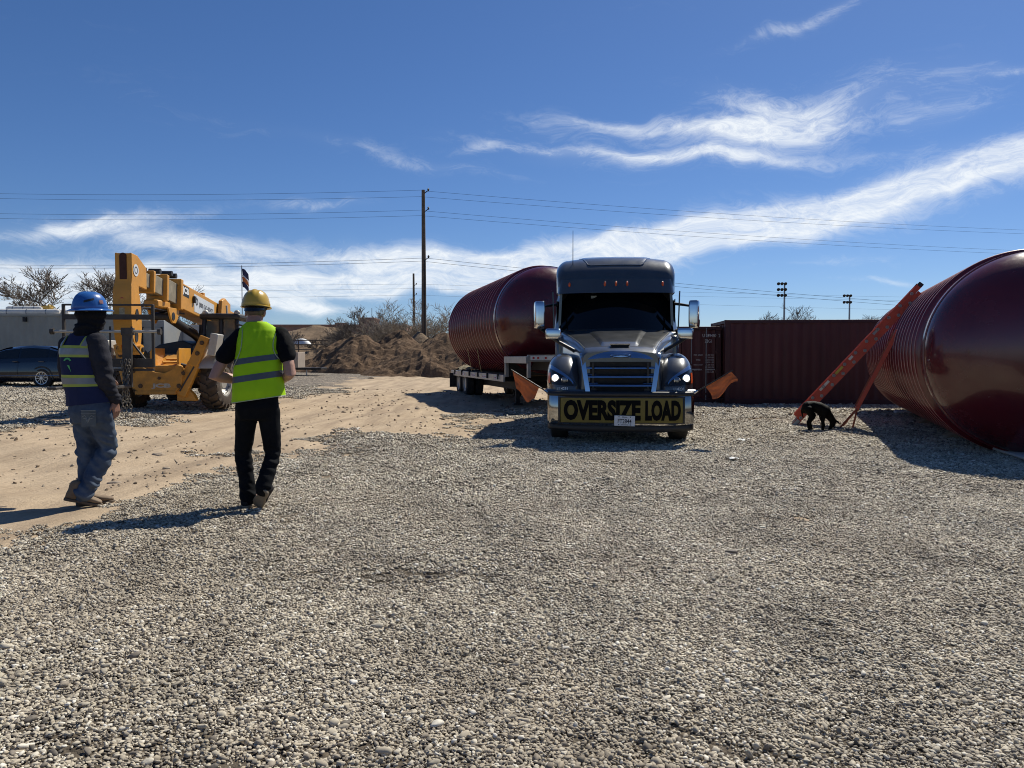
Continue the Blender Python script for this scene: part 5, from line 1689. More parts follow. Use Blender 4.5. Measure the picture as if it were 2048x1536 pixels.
# boom head: upright gooseneck that carries the carriage
hd = bpy.data.objects.new('boom_head', None); COL.objects.link(hd); hd.parent = th
HY = -2.55
hp = [(-.02, 1.30), (.16, 1.30), (.26, 1.75), (.24, 2.2), (.14, 2.55), (.14, 2.62), (.52, 2.58), (.52, 3.02), (.10, 3.22), (-.17, 3.24), (-.17, 2.75), (-.24, 2.5), (-.26, 2.0), (-.2, 1.6)]
for x in (BX - .16, BX + .11):
    MB().prism(hp, .05, Matrix.Translation((x + .05, HY, 0)) @ Matrix.Rotation(R(90), 4, 'Z')).build('cheek_plate', tyel, hd, .012, fix=True)
    for z, y in ((2.05, .02), (1.62, -.02)):
        MB().lathe([(1e-4, .0), (.055, .0), (.075, .006), (.08, -.01)], 16, Matrix.Translation((x + (.056 if x > BX else -.006), HY + y, z)) @ Euler((0, R(90) if x > BX else R(-90), 0)).to_matrix().to_4x4() @ Matrix.Diagonal((1.5, .9, 1, 1))).build('pin_hole', tdark, hd)
def face(u, v):
    z = 1.45 + 1.78 * v
    y = float(np.interp(z, [1.3, 1.6, 2.0, 2.5, 2.75, 3.24], [-.02, -.2, -.26, -.24, -.17, -.17]))
    w = .145 + .03 * (1 - smooth(2.5, 2.75, z))
    return (BX + (u - .5) * 2 * w, HY + y - .004, z)
MB().surf(face, 2, 24, (0, .03, 0)).build('front_plate', tyel, hd, ang=30, fix=True)
slot = MB(); n = 24
pts = [(.07 * math.cos(a), (.25 if math.sin(a) > 0 else -.25) + .07 * math.sin(a)) for a in [2 * math.pi * k / n for k in range(n)]]
slot.add([(BX + a, HY + -.183, 2.92 + b) for a, b in pts], [tuple(range(n))[::-1]])
slot.build('slot', mat('slot_brown', (.06, .02, .012), .8), hd, ang=0)
MB().box((BX, HY - .2, 3.22 - .0), (.28, .3, .03)).build('cap_plate', tyel, hd, .01) if False else None
MB().lathe([(.0001, 0), (.05, 0), (.05, .004)], 16, Matrix.Translation((BX, HY - .25, 2.32)) @ Euler((R(90), 0, 0)).to_matrix().to_4x4()).build('red_reflector', mat('lamp_red', (.5, .03, .02)), hd)
MB().surf(lambda u, v: (BX - .05 + .1 * u, HY - .266, 1.95 + .22 * v), 1, 1).build('warning_decal', mat('decal_faded', (.45, .36, .22), .7, var=.4, scale=30), hd)
for x, sgn in ((BX + .167, 1),):
    MB().lathe([(1e-4, .002), (.12, .002), (.12, 0)], 24, Matrix.Translation((x, HY - .0, 2.92)) @ Euler((0, R(90), 0)).to_matrix().to_4x4()).build('round_decal', mat('sign_white', (.6, .6, .6)), hd)
    MB().lathe([(.05, .004), (.075, .004), (.075, .003), (.05, .003)], 24, Matrix.Translation((x, HY - .0, 2.92)) @ Euler((0, R(90), 0)).to_matrix().to_4x4()).build('decal_ring', mat('sign_ink', (.1, .1, .1)), hd)
MB().tube([(BX - .2, HY + .05, 1.36), (BX + .24, HY + .05, 1.36)], .10, 16).build('pivot_boss', tyel, hd)
MB().tube([(BX + .2, HY + .05, 1.36), (BX + .27, HY + .05, 1.36)], .05, 12).build('pivot_pin', tdark, hd)
# fork carriage: welded frame, back rest bars, fork shanks
ca = bpy.data.objects.new('carriage', None); COL.objects.link(ca); ca.parent = th
CYF = HY - .42
dst = mat('frame_dark_steel', (.045, .042, .04), .6, .3, .25, 5, dust=.3, dustcol=(.15, .12, .09))
X0, X1 = -.95, .70
for x, w_ in ((X0, .05), (X1, .05), (-.55, .03), (-.1, .03), (.3, .03)):
    zt = 2.22
    MB().box((x, CYF, (1.02 + zt) / 2), (w_, .05, zt - 1.02)).build('upright', dst, ca, .005) if w_ > .04 else MB().box((x, CYF, 1.55), (w_, .02, .5)).build('mesh_bar', dst, ca)
for z, h_, d_ in ((2.21, .035, .035), (1.98, .10, .05), (1.10, .17, .08), (.97, .05, .05)):
    MB().box(((X0 + X1) / 2, CYF - .01, z), (X1 - X0 + .02, d_, h_)).build('cross_bar', dst, ca, .006)
MB().tube([(X0 - .16, CYF - .08, 1.70), (X1 + .14, CYF - .08, 1.70)], .028, 10).build('fork_shaft', pale_st, ca)
for x in (X0 - .17, X1 + .15):
    MB().lathe([(.03, -.03), (.06, -.03), (.06, .03), (.03, .03)], 12, Matrix.Translation((x, CYF - .08, 1.70)) @ Euler((0, R(90), 0)).to_matrix().to_4x4(), True).build('shaft_collar', dst, ca)
m = MB(); m.bar((.28, CYF + .05, 1.5), (.55, CYF + .02, 1.15), .03, .03); m.build('brace', dst, ca)
for x in (-.56, .27):
    f = MB().prism([(0, .62), (.06, .62), (.06, 1.74), (0, 1.74)], .17, Matrix.Translation((x - .085, CYF - .14, 0)) @ Matrix.Rotation(0, 4, 'Z')).build('fork_shank', dst, ca, .008, fix=True) if False else MB().box((x, CYF - .13, 1.20), (.17, .07, 1.12)).build('fork_shank', dst, ca, .008)
    MB().box((x, CYF - .13 - .55, .66), (.15, 1.1, .05)).build('fork_tine', dst, f, .01)
    MB().box((x, CYF - .1, 1.7), (.2, .16, .14)).build('fork_hook', dst, f, .01)

# chains hanging from the fork, links modelled one by one
def chain(name, label, x, z0, z1, sway):
    r = thing(name, label, 'chain', TH + Matrix.Rotation(R(4), 3, 'Z') @ Vector((x, CYF - .24, 0)), R(4), 'chains hanging from the telehandler carriage')
    ring = MB(); n = 14
    rings = []
    for k in range(n):
        a = 2 * math.pi * k / n
        c = Vector((.022 * math.cos(a), 0, .038 * math.sin(a))); t_ = Vector((-.022 * math.sin(a), 0, .038 * math.cos(a))).normalized()
        u_ = Vector((0, 1, 0)); v_ = t_.cross(u_)
        rings.append([c + (u_ * math.cos(q) + v_ * math.sin(q)) * .008 for q in [2 * math.pi * j / 6 for j in range(6)]])
    rings.append(rings[0])
    me = ring.loft(rings, False).mesh('link', 60)
    nl = int((z0 - z1) / .058)
    for k in range(nl):
        o = link('link', me, mat('chain_steel', (.16, .145, .125), .5, .5, .2), r)
        o.location = (sway * math.sin(k * .22), .02 * math.sin(k * .5), z0 - k * .058)
        o.rotation_euler = (R(8), 0, R(90) * (k % 2) + k * .12)
for i, (x, z0, z1, sw, lab) in enumerate(((.21, 1.12, .05, .03, 'steel chain hanging from the fork, leftmost of the three beside the gloveless hand'), (.28, 1.14, .02, .02, 'steel chain hanging from the fork, middle one of three'), (.35, 1.14, .1, -.03, 'steel chain hanging from the fork, rightmost of three'))):
    chain('lifting_chain', lab, x, z0, z1, sw)

# ------------------------------------------------------------------ sedan
nav = mat('sedan_navy', (.005, .007, .014), .22, .1, .06, 3, coat=1.0)
SD = Vector((-16.05, 26.6, 0)); SD.z = G(SD.x, SD.y)
car = thing('sedan', 'dark navy blue four door sedan parked in front of the pale container', 'car', SD, R(-3))
# x along the car, rear at +1.12, nose at -3.9; side seen faces -Y
HWc = .92
def belt(x): return float(np.interp(x, [-3.95, -3.6, -2.6, -2.0, -.6, .5, 1.0, 1.14], [.52, .72, .92, .97, 1.02, 1.05, 1.0, .92]))
def hood(x): return float(np.interp(x, [-3.95, -3.8, -3.0, -2.2, -.5, .45, 1.05, 1.15], [.58, .70, .90, 1.0, 1.06, 1.08, 1.03, .93]))
def body_ring(x):
    w = HWc * float(np.interp(x, [-3.95, -3.7, -3.0, 0, .8, 1.15], [.72, .88, .98, 1, .97, .86])); t = hood(x); b = belt(x)
    zb = float(np.interp(x, [-3.95, -3.6, .8, 1.15], [.3, .2, .2, .34]))
    half = [(w * .82, zb), (w * .95, zb + .05), (w, zb + .18), (w * .995, .6), (w * .965, b - .16), (w * .955, b - .13), (w * .90, b), (w * .7, t - .01), (w * .35, t + .005)]
    return [(x, -y, z) for y, z in half] + [(x, y, z) for y, z in half[::-1]]
xs = [-3.95, -3.88, -3.7, -3.3, -2.8, -2.2, -1.5, -.8, -.2, .3, .7, .95, 1.08, 1.15]
MB().loft([body_ring(x) for x in xs]).build('body', nav, car, ang=40, fix=True)
def gh_ring(x):
    t = float(np.interp(x, [-2.35, -1.9, -1.4, -1.0, -.5, .0, .4, .85], [.98, 1.2, 1.38, 1.43, 1.46, 1.43, 1.33, 1.06]))
    wb, wt = .84, .62 + .0
    k = (t - .95) / .5
    half = [(wb, .95), (wb - .02, .98), (wb - (wb - wt) * .85 * k - .0, t - .05 * k - .01), (wt * (1 - .1) if k > .3 else wt, t)]
    return [(x, -y, z) for y, z in half] + [(x, y, z) for y, z in half[::-1]]
xg = [-2.35, -1.9, -1.4, -1.0, -.5, 0, .4, .85]
MB().loft([gh_ring(x) for x in xg]).build('roof', nav, car, ang=30, fix=True)
sg_ = mat('car_glass', (.012, .015, .017), .03, 0, 0, spec=.5)
def side_win(x0, x1, s):
    def fn(u, v):
        x = x0 + (x1 - x0) * u
        r_ = gh_ring(x); a, b = Vector(r_[1]), Vector(r_[2])
        p = a.lerp(b, .1 + .78 * v)
        return (p.x, (p.y - .008) * (1 if s < 0 else -1), p.z)
    return fn
for s in (-1, 1):
    for x0, x1 in ((-1.72, -.92), (-.86, .12), (.16, .42)):
        w_ = MB().surf(side_win(x0, x1, s), 8, 3).build('window', sg_, car, ang=60)
        MB().tube([Vector(side_win(x0, x1, s)(u / 8, 1.08)) + Vector((0, -.004 * -s * -1, 0)) for u in range(9)], .013, 5).build('trim', chrome, w_)
MB().surf(lambda u, v: (.02 + .72 * v + .04, (u - .5) * 2 * (.56 + .14 * v), float(np.interp(.06 + .72 * v, [0, .4, .85], [1.43, 1.33, 1.06])) + .012), 6, 6).build('rear_window', sg_, car, ang=60)
MB().surf(lambda u, v: (-2.25 + .95 * v, (u - .5) * 2 * (.72 - .12 * v), float(np.interp(-2.25 + .95 * v, [-2.35, -1.9, -1.4, -1.0], [.98, 1.2, 1.38, 1.43])) + .012), 6, 6).build('windscreen', sg_, car, ang=60)
for s in (-1, 1):
    for x in (-.02, -2.88):
        e = wheel(car, x, s * .80, .335, .335, .225, 1, rubber, mat('car_rim_dark', (.05, .05, .05), .5, .4), .66)
        e.rotation_euler = (0, 0, R(-90) if s < 0 else R(90))
        h_ = .115
        for k in range(10):
            a = 2 * math.pi * k / 10
            m = MB(); m.bar((h_, .05 * math.cos(a), .05 * math.sin(a)), (h_, .20 * math.cos(a + .1), .20 * math.sin(a + .1)), .018, .03, (1, 0, 0)); m.build('spoke', mat('alloy', (.55, .55, .55), .3, .8), e)
        MB().lathe([(.195, -.01), (.222, .0), (.222, .02), (.195, .015), (.195, -.01)], 32, Matrix.Translation((h_ - .01, 0, 0)) @ Euler((0, R(90), 0)).to_matrix().to_4x4()).build('rim_edge', mat('alloy', (.5,) * 3), e)
        MB().lathe([(1e-4, .02), (.05, .02), (.055, 0)], 16, Matrix.Translation((h_, 0, 0)) @ Euler((0, R(90), 0)).to_matrix().to_4x4()).build('hub_cap', mat('alloy', (.5,) * 3), e)
    arch = MB()
    for x in (-.02, -2.88):
        MB().surf(lambda u, v: (x + (.36 + .05 * v) * math.cos(R(-8 + 196 * u)), s * (HWc * .985 + .004 - .0 * v), .335 + (.36 + .05 * v) * math.sin(R(-8 + 196 * u))), 24, 2, (0, -s * .05, 0)).build('wheel_arch', black, car, ang=60, fix=True)
    MB().surf(lambda u, v: (.62 + .5 * u, s * (.86 - .1 * u * u), .80 + .10 * v + .04 * u), 6, 3, (0, -s * .06, 0)).build('tail_lamp', mat('lamp_dark_red', (.12, .01, .01), .2), car, ang=60, fix=True)
    MB().tube([(-2.3, s * .935, .40), (.9, s * .92, .42)], .012, 5).build('sill_trim', chrome, car)
    for x in (-.85, .08):
        MB().tube([(x - .2, s * .905, .90), (x, s * .915, .905)], .016, 6).build('door_handle', nav, car)
    MB().tube([(-.88, s * .93, .35), (-.88, s * .925, .7), (-.88, s * .895, .93)], .004, 4).build('door_seam', black, car)


# ------------------------------------------------------------------ people
skin = mat('skin', (.40, .21, .145), .55, 0, .1, 12)
skin2 = mat('skin_tan', (.30, .15, .10), .55, 0, .1, 12)


def ell_ring(c, rx, ry, yaw=0, tilt=0, n=40, p=2.4, pitch=0):
    """horizontal superellipse ring; tilt lifts the +X side, pitch the +Y side"""
    out = []
    for k in range(n):
        a = 2 * math.pi * k / n
        x = math.copysign(abs(math.cos(a)) ** (2 / p), math.cos(a)) * rx
        y = math.copysign(abs(math.sin(a)) ** (2 / p), math.sin(a)) * ry
        X = x * math.cos(yaw) - y * math.sin(yaw); Y = x * math.sin(yaw) + y * math.cos(yaw)
        out.append(Vector((c[0] + X, c[1] + Y, c[2] + tilt * X + pitch * Y)))
    return out


def interp_rings(st, zs, yaw, tilt, off=0, n=48, wr=None, p=2.5):
    """st: list of (z, cx, cy, rx, ry)"""
    Z = [s[0] for s in st]
    out = []
    for z in zs:
        cx, cy, rx, ry = (float(np.interp(z, Z, [s[k] for s in st])) for k in (1, 2, 3, 4))
        r = ell_ring((cx, cy, z), rx + off, ry + off, yaw, tilt, n, p)
        if wr:
            c = Vector((cx, cy, z))
            r = [q + (q - c).normalized() * wr(q) for q in r]
        out.append(r)
    return out


def hand(mb, wrist, d, up, curl, s):
    """palm and five separate fingers; d = direction of the fingers, up = back of the hand, s = thumb side (+1/-1 along d x up)"""
    w, d, up = Vector(wrist), Vector(d).normalized(), Vector(up)
    up = (up - d * up.dot(d)).normalized(); ac = d.cross(up).normalized() * s
    for q in (-.028, -.009, .010, .029):
        limb(mb, [w + ac * q * .6, w + d * .088 + ac * q], [.017, .015], 8)
    for q, L_, r_ in ((.032, .070, .0088), (.011, .080, .0092), (-.010, .074, .0088), (-.030, .056, .0078)):
        b = w + d * .09 + ac * q
        k1 = (d - up * curl * .5).normalized(); k2 = (d - up * curl * 1.3).normalized(); k3 = (d * .6 - up * curl * 2).normalized()
        p1 = b + k1 * L_ * .45; p2 = p1 + k2 * L_ * .32; p3 = p2 + k3 * L_ * .25
        limb(mb, [b - d * .02, b, p1, p2, p3], [r_ * 1.1, r_ * 1.1, r_, r_ * .92, r_ * .75], 8)
    t0 = w + d * .025 + ac * .03; t1 = t0 + (d * .7 + ac * .75).normalized() * .045; t2 = t1 + (d + ac * .15 - up * curl * .4).normalized() * .035
    limb(mb, [w + d * .01, t0, t1, t2], [.017, .0145, .0115, .009], 8)


def head(mb, c, yaw, look=0):
    """skull, jaw, nose, ears; face towards +Y turned by yaw"""
    M_ = Matrix.Translation(c) @ Matrix.Rotation(yaw, 4, 'Z') @ Matrix.Rotation(look, 4, 'X')
    def e(p, r, n=16, m=10):
        q = MB(); q.ell((0, 0, 0), r, None, n, m); mb.add(q.v, q.f, M_ @ Matrix.Translation(p))
    e((0, -.012, .03), (.078, .098, .095)); e((0, .02, -.035), (.066, .075, .085)); e((0, .055, -.075), (.04, .035, .035))
    e((0, .098, -.02), (.015, .02, .028)); e((0, .104, -.032), (.02, .014, .012))
    e((0, .087, -.062), (.024, .010, .008)); e((0, .085, -.073), (.022, .011, .008))
    for s in (-1, 1):
        e((s * .031, .083, .008), (.013, .009, .009)); e((s * .031, .086, .026), (.019, .009, .006))
        e((s * .081, -.005, -.012), (.010, .019, .033)); e((s * .05, .06, -.02), (.022, .02, .02))


def boot(mb, heel, toe, up, w=.048, sole=None):
    """foot from heel to toe; up = roughly the instep direction"""
    h, t = Vector(heel), Vector(toe); d = (t - h); L_ = d.length; d.normalize(); up = Vector(up); up = (up - d * up.dot(d)).normalized(); ac = d.cross(up)
    def ring(q, ww, h0, h1):
        c = h + d * (q * L_); pts = []
        for k in range(20):
            a = 2 * math.pi * k / 20
            x = math.copysign(abs(math.cos(a)) ** .75, math.cos(a)) * ww; z = (h0 + h1) / 2 + math.copysign(abs(math.sin(a)) ** .75, math.sin(a)) * (h1 - h0) / 2
            pts.append(c + ac * x + up * z)
        return pts
    prof = [(-.02, .02, .025, .06), (0.0, .034, .02, .09), (.1, .040, .02, .115), (.28, .041, .02, .12), (.45, .042, .02, .092), (.65, .05, .02, .072), (.84, .05, .02, .06), (.96, .036, .022, .05), (1.0, .018, .025, .04)]
    mb.loft([ring(*a) for a in prof])
    if sole is not None:
        sp = [(-.035, .022), (0, .036), (.15, .042), (.4, .040), (.65, .053), (.86, .052), (.97, .038), (1.02, .018)]
        sole.loft([[h + d * (q * L_) + ac * s_ * ww + up * zz for s_, zz in ((-1, 0), (1, 0), (1, .024), (-1, .024))] for q, ww in sp])


def garment(mb, voxel, name, m, parent, amp=.006, sc=9, smooth_it=5, seed=0, fold=None):
    me = remesh(mb, voxel, smooth_it)
    def fn(c):
        v = amp * (noise.noise(c * sc + Vector((seed, 0, 0))) + .5 * noise.noise(c * sc * 2.1))
        if fold:
            v += fold(c)
        return v
    displace(me, fn)
    return link(name, me, m, parent)


# ---- man with yellow hard hat and lime vest -------------------------------------------------
q = gp(518, 1014)
M2 = Vector((q.x, q.y, G(q.x, q.y)))
man2 = thing('person', 'walking person seen from behind in yellow hard hat, lime vest and black clothes', 'person', M2, 0, None)
HX = -.085
hipL, hipR = Vector((-.10, .0, .87)), Vector((.10, 0, .87))
kneeL, kneeR = Vector((-.15, .05, .47)), Vector((.118, .03, .47))
ankL, ankR = Vector((-.085, -.01, .085)), Vector((.085, -.15, .19))
shL, shR = Vector((-.225, .02, 1.475)), Vector((.185, .02, 1.49))
elL, elR = Vector((-.365, -.03, 1.13)), Vector((.285, -.04, 1.15))
wrL, wrR = Vector((-.16, .20, 1.08)), Vector((.13, .20, 1.08))
b = MB()
limb(b, [hipL, kneeL, ankL], [.075, .05, .036]); limb(b, [hipR, kneeR, ankR], [.075, .05, .036])
b.loft(interp_rings([(.80, 0, 0, .14, .09), (.95, 0, 0, .15, .10), (1.1, -.01, .01, .14, .10), (1.33, -.02, .02, .16, .10), (1.48, -.03, .02, .16, .08), (1.57, -.05, .02, .07, .06)], [.8, .88, .95, 1.02, 1.1, 1.2, 1.3, 1.36, 1.42, 1.48, 1.52, 1.57], 0, 0, n=24))
limb(b, [Vector((-.055, .015, 1.48)), Vector((HX, .03, 1.62))], [.070, .068])
head(b, Vector((HX, .045, 1.69)), R(4), R(-6))
limb(b, [shL, elL, wrL], [.045, .052, .034]); limb(b, [shR, elR, wrR], [.045, .050, .034])
hand(b, wrL, (.65, .7, -.05), (0, .3, 1), .5, -1); hand(b, wrR, (-.65, .7, -.05), (0, .3, 1), .5, 1)
boot(b, (-.085, -.05, .02), (-.06, .17, .02), (0, 0, 1)); 
me = remesh(b, .006, 3); body2 = link('body', me, skin, man2)
# hair at the nape
hb = MB(); hb.ell((HX, .035, 1.72), (.092, .108, .085)); MB().v
me = remesh(hb, .008, 2)
link('hair', me, mat('hair_grey_brown', (.10, .07, .05), .7, var=.3, scale=40), man2)
# shirt sleeves and shirt body
blk = mat('black_cotton', (.006, .006, .007), .9, 0, .2, 10, bump=.2, bscale=60, spec=.12)
b = MB()
limb(b, [shL + Vector((.03, 0, 0)), shL.lerp(elL, .3), shL.lerp(elL, .50)], [.076, .078, .082], 18)
limb(b, [shR + Vector((-.03, 0, 0)), shR.lerp(elR, .3), shR.lerp(elR, .55)], [.072, .072, .074], 18)
b.loft(interp_rings([(.90, 0, .0, .165, .118), (1.1, -.01, .01, .165, .125), (1.33, -.02, .02, .19, .12), (1.49, -.025, .02, .19, .09), (1.54, -.04, .02, .12, .075), (1.58, -.05, .02, .08, .07)], [.9, 1.0, 1.1, 1.2, 1.3, 1.4, 1.45, 1.49, 1.54, 1.58], 0, 0, n=30))
garment(b, .010, 'shirt', blk, man2, .007, 11, 4, 2)
# jeans
jb = mat('black_denim', (.005, .006, .008), .85, 0, .25, 8, bump=.25, bscale=90, spec=.12)
b = MB()
b.loft(interp_rings([(.76, 0, -.005, .165, .115), (.86, 0, -.01, .178, .135), (.95, 0, 0, .172, .125), (1.02, 0, 0, .165, .118)], [.76, .80, .86, .9, .95, 1.02], 0, .02, n=30))
limb(b, [hipL + Vector((.01, 0, -.03)), kneeL, kneeL.lerp(ankL, .55), ankL + Vector((0, -.01, -.0))], [.098, .072, .066, .066], 18)
limb(b, [hipR + Vector((-.01, 0, -.03)), kneeR, kneeR.lerp(ankR, .5), ankR + Vector((0, .0, -.01))], [.098, .070, .064, .066], 18)
def jfold(c):
    k = math.exp(-((c.z - .42) / .12) ** 2) + 1.2 * math.exp(-((c.z - .14) / .09) ** 2)
    return .016 * k * noise.noise(Vector((c.x * 9 + c.y * 6, c.y * 9 - c.x * 4, c.z * 24 + c.x * 14)))
garment(b, .010, 'jeans', jb, man2, .006, 8, 5, 4, jfold)
# shoes
shoe = mat('dark_shoe', (.022, .02, .02), .7, 0, .2, 12, spec=.12); solem = mat('tan_sole', (.20, .16, .11), .85, 0, .2, 10)
for hl, to, up in (((-.105, -.07, .0), (-.045, .21, .0), (0, 0, 1)), ((.115, -.20, .165), (-.015, -.03, .012), (.55, .75, .75))):
    b, sl = MB(), MB()
    boot(b, hl, to, up, sole=sl)
    link('shoe', remesh(b, .007, 3), shoe, man2)
    sl.build('sole', solem, man2, .006, fix=True)
# vest: lofted tube following the trunk, with armholes implied by the shirt shoulders
lime = mat('lime_vest', (.36, .61, .012), .65, 0, .08, 5, bump=.25, bscale=18, spec=.12)
refl = mat('reflective_grey', (.10, .105, .11), .45, .15, .1, 8)
pipi = mat('grey_piping', (.38, .42, .30), .6)
VT = R(0); TILT = .115
vst = [(.93, .005, .0, .222, .150), (1.05, .0, .005, .215, .150), (1.2, -.01, .01, .205, .145), (1.34, -.02, .015, .192, .138), (1.45, -.028, .02, .198, .122), (1.52, -.035, .02, .186, .102), (1.565, -.05, .02, .138, .084), (1.60, -.062, .022, .086, .074)]
def vwr(q_):
    return .008 * noise.noise(Vector((q_.x * 7, q_.y * 7, q_.z * 5))) + .010 * noise.noise(Vector((q_.x * 14, q_.y * 9, q_.z * 3))) * smooth(1.3, .95, q_.z) + .009 * noise.noise(Vector((q_.x * 22, 3, q_.z * 10))) * smooth(1.25, 1.42, q_.z) + .012 * noise.noise(Vector((q_.x * 11, q_.y * 11, q_.z * 1.6 + 4))) * smooth(1.35, .93, q_.z)
def tilt_z(z):
    return TILT * smooth(1.56, 1.25, z) + .03
def vrings(zs, off):
    out = []
    for z in zs:
        out += interp_rings(vst, [z], 0, tilt_z(z), off, 96, vwr, 2.3)
    return out
zs = [.93 + .67 * k / 66 for k in range(67)]
ve = MB().loft(vrings(zs, 0) + vrings(zs[::-1], -.006), False)
vest2 = ve.build('vest', lime, man2, ang=80)
for z0, z1 in ((1.245, 1.295), (1.095, 1.148)):
    MB().loft(vrings([z0, z0 + (z1 - z0) * .33, z0 + (z1 - z0) * .66, z1], .0025), False).build('reflective_band', refl, vest2, ang=80)
hem = vrings([.932], .001)[0]
MB().tube(hem + [hem[0]], .0035, 5, False).build('hem_piping', pipi, vest2)
# armhole piping: curved edges of the vest back
for s in (-1, 1):
    pts = []
    for k in range(17):
        t_ = k / 16; z = 1.54 - .32 * t_
        cx, cy, rx, ry = (float(np.interp(z, [a[0] for a in vst], [a[j] for a in vst])) for j in (1, 2, 3, 4))
        xx = s * (.150 - .028 * math.sin(t_ * 2.6) + .07 * t_ ** 3)
        qx = min(.985, abs(xx - cx) / rx)
        yy = cy - ry * (1 - qx ** 2.3) ** (1 / 2.3)
        pts.append((xx, yy - .006, z + tilt_z(z) * (xx - cx) * .9))
    MB().tube(pts, .0035, 5).build('armhole_piping', pipi, vest2)
# hard hat
hatm = mat('hat_yellow', (.52, .33, .03), .32, 0, .08, 6, coat=.3)
def hat(parent, c, m, brim_full, yaw, pitch=0, sc=1.0):
    e = bpy.data.objects.new('hard_hat', None); COL.objects.link(e); e.parent = parent; e.location = c; e.rotation_euler = (pitch, 0, yaw); e.scale = (sc,) * 3
    def dome(u, v):
        a = 2 * math.pi * u; t_ = v
        r_ = math.cos(t_ * R(90)) ** .62; z = .145 * math.sin(t_ * R(90)) ** 1.05
        rid = .008 * math.exp(-((math.cos(a) * r_) / .16) ** 2) * smooth(.12, .3, t_) + .004 * (math.exp(-((abs(math.cos(a)) * r_ - .42) / .07) ** 2)) * smooth(.2, .4, t_)
        return (.118 * r_ * math.cos(a), .142 * r_ * math.sin(a), z + rid)
    sh = MB().surf(dome, 56, 22).build('shell', m, e, ang=80)
    w = .042 if brim_full else .012
    def brim(u, v):
        a = 2 * math.pi * u
        ex = w + (.03 if not brim_full else .008) * max(0, math.sin(a)) ** 2
        return ((.116 + ex * v) * math.cos(a), (.140 + ex * v) * math.sin(a), .004 - (.016 if brim_full else .006) * v ** 1.3)
    MB().surf(brim, 56, 5, (0, 0, -.006)).build('brim', m, e, ang=50, fix=True)
    def band(u, v):
        a = 2 * math.pi * u; r_ = 1.012 + .012 * math.sin(v * 3.14)
        return (.118 * r_ * math.cos(a), .142 * r_ * math.sin(a), .002 + .028 * v)
    MB().surf(band, 56, 4).build('rim_band', m, e, ang=80)
    MB().surf(lambda u, v: (.100 * (1 - .1 * v) * math.cos(2 * math.pi * u), .122 * (1 - .1 * v) * math.sin(2 * math.pi * u), .01 - .035 * v), 40, 2).build('suspension', black, e, ang=80)
    return e
h2 = hat(man2, (HX + .0, .04, 1.738), hatm, False, R(4), R(3))
# dark glasses worn round the back of the head
def gl(u, v):
    a = R(-168 + 156 * u); s_ = .022 * (.5 + math.sin(math.pi * u) ** .7)
    return (HX + .091 * math.cos(a), .038 + .115 * math.sin(a), 1.713 + (v - .5) * 2 * s_ * .75)
MB().surf(gl, 28, 4, (0, -.006, 0)).build('sunglasses', mat('black_lens', (.008, .008, .009), .1, 0, 0), man2, ang=80)

# he leans a little forward from the waist
def lean(z):
    return .28 * max(0, z - 1.0) ** 1.2
def lean_tree(o, seen):
    for ch in o.children:
        if ch.type == 'EMPTY':
            ch.location.y += lean(ch.location.z); ch.rotation_euler.x -= .12
            continue
        if ch.data.name not in seen:
            seen.add(ch.data.name)
            for v in ch.data.vertices:
                v.co.y += lean(v.co.z)
        lean_tree(ch, seen)
lean_tree(man2, set())

# ---- man with blue hard hat ------------------------------------------------------------------
q = gp(182, 1010)
M1 = Vector((q.x, q.y, G(q.x, q.y)))
man1 = thing('person', 'walking person seen from behind in blue hard hat, navy vest and faded jeans', 'person', M1, 0, None)
YW = -R(24)
fw = Vector((math.sin(-YW), math.cos(YW), 0)); rt_ = Vector((math.cos(YW), math.sin(YW), 0))
pel = Vector((.02, 0, .87))
hipL, hipR = pel - rt_ * .10, pel + rt_ * .10
kneeL, kneeR = Vector((-.06, .05, .47)), Vector((.115, .08, .49))
ankL, ankR = Vector((-.05, .02, .09)), Vector((.005, -.12, .11))
sc_ = Vector((-.06, .0, 1.40))
shL, shR = sc_ - rt_ * .205 + Vector((0, 0, .0)), sc_ + rt_ * .205
shR = Vector((.135, -.075, 1.405)); shL = Vector((-.245, .09, 1.40))
elR, wrR = Vector((.185, -.09, 1.11)), Vector((.225, .0, .90))
elL, wrL = Vector((-.265, .12, 1.14)), Vector((-.08, .33, 1.10))
b = MB()
limb(b, [hipL, kneeL, ankL], [.08, .05, .036]); limb(b, [hipR, kneeR, ankR], [.08, .05, .036])
t1 = [(.80, .02, 0, .14, .09), (.95, .01, 0, .15, .10), (1.1, -.02, .0, .14, .10), (1.3, -.05, .0, .16, .10), (1.40, -.05, .0, .15, .08), (1.48, -.02, .01, .07, .06)]
b.loft(interp_rings(t1, [.8, .88, .95, 1.02, 1.1, 1.2, 1.3, 1.35, 1.4, 1.44, 1.48], YW, 0, n=24))
HC = Vector((.01, .03, 1.645))
limb(b, [Vector((-.02, .0, 1.40)), HC + Vector((0, -.015, -.06))], [.066, .062])
head(b, HC, R(-38), R(-4))
limb(b, [shL, elL, wrL], [.045, .036, .030]); limb(b, [shR, elR, wrR], [.045, .036, .030])
hand(b, wrR, (.05, .12, -1), (1, -.3, .1), .55, 1); hand(b, wrL, (.7, .5, -.2), (0, .3, 1), .5, -1)
link('body', remesh(b, .006, 3), skin2, man1)
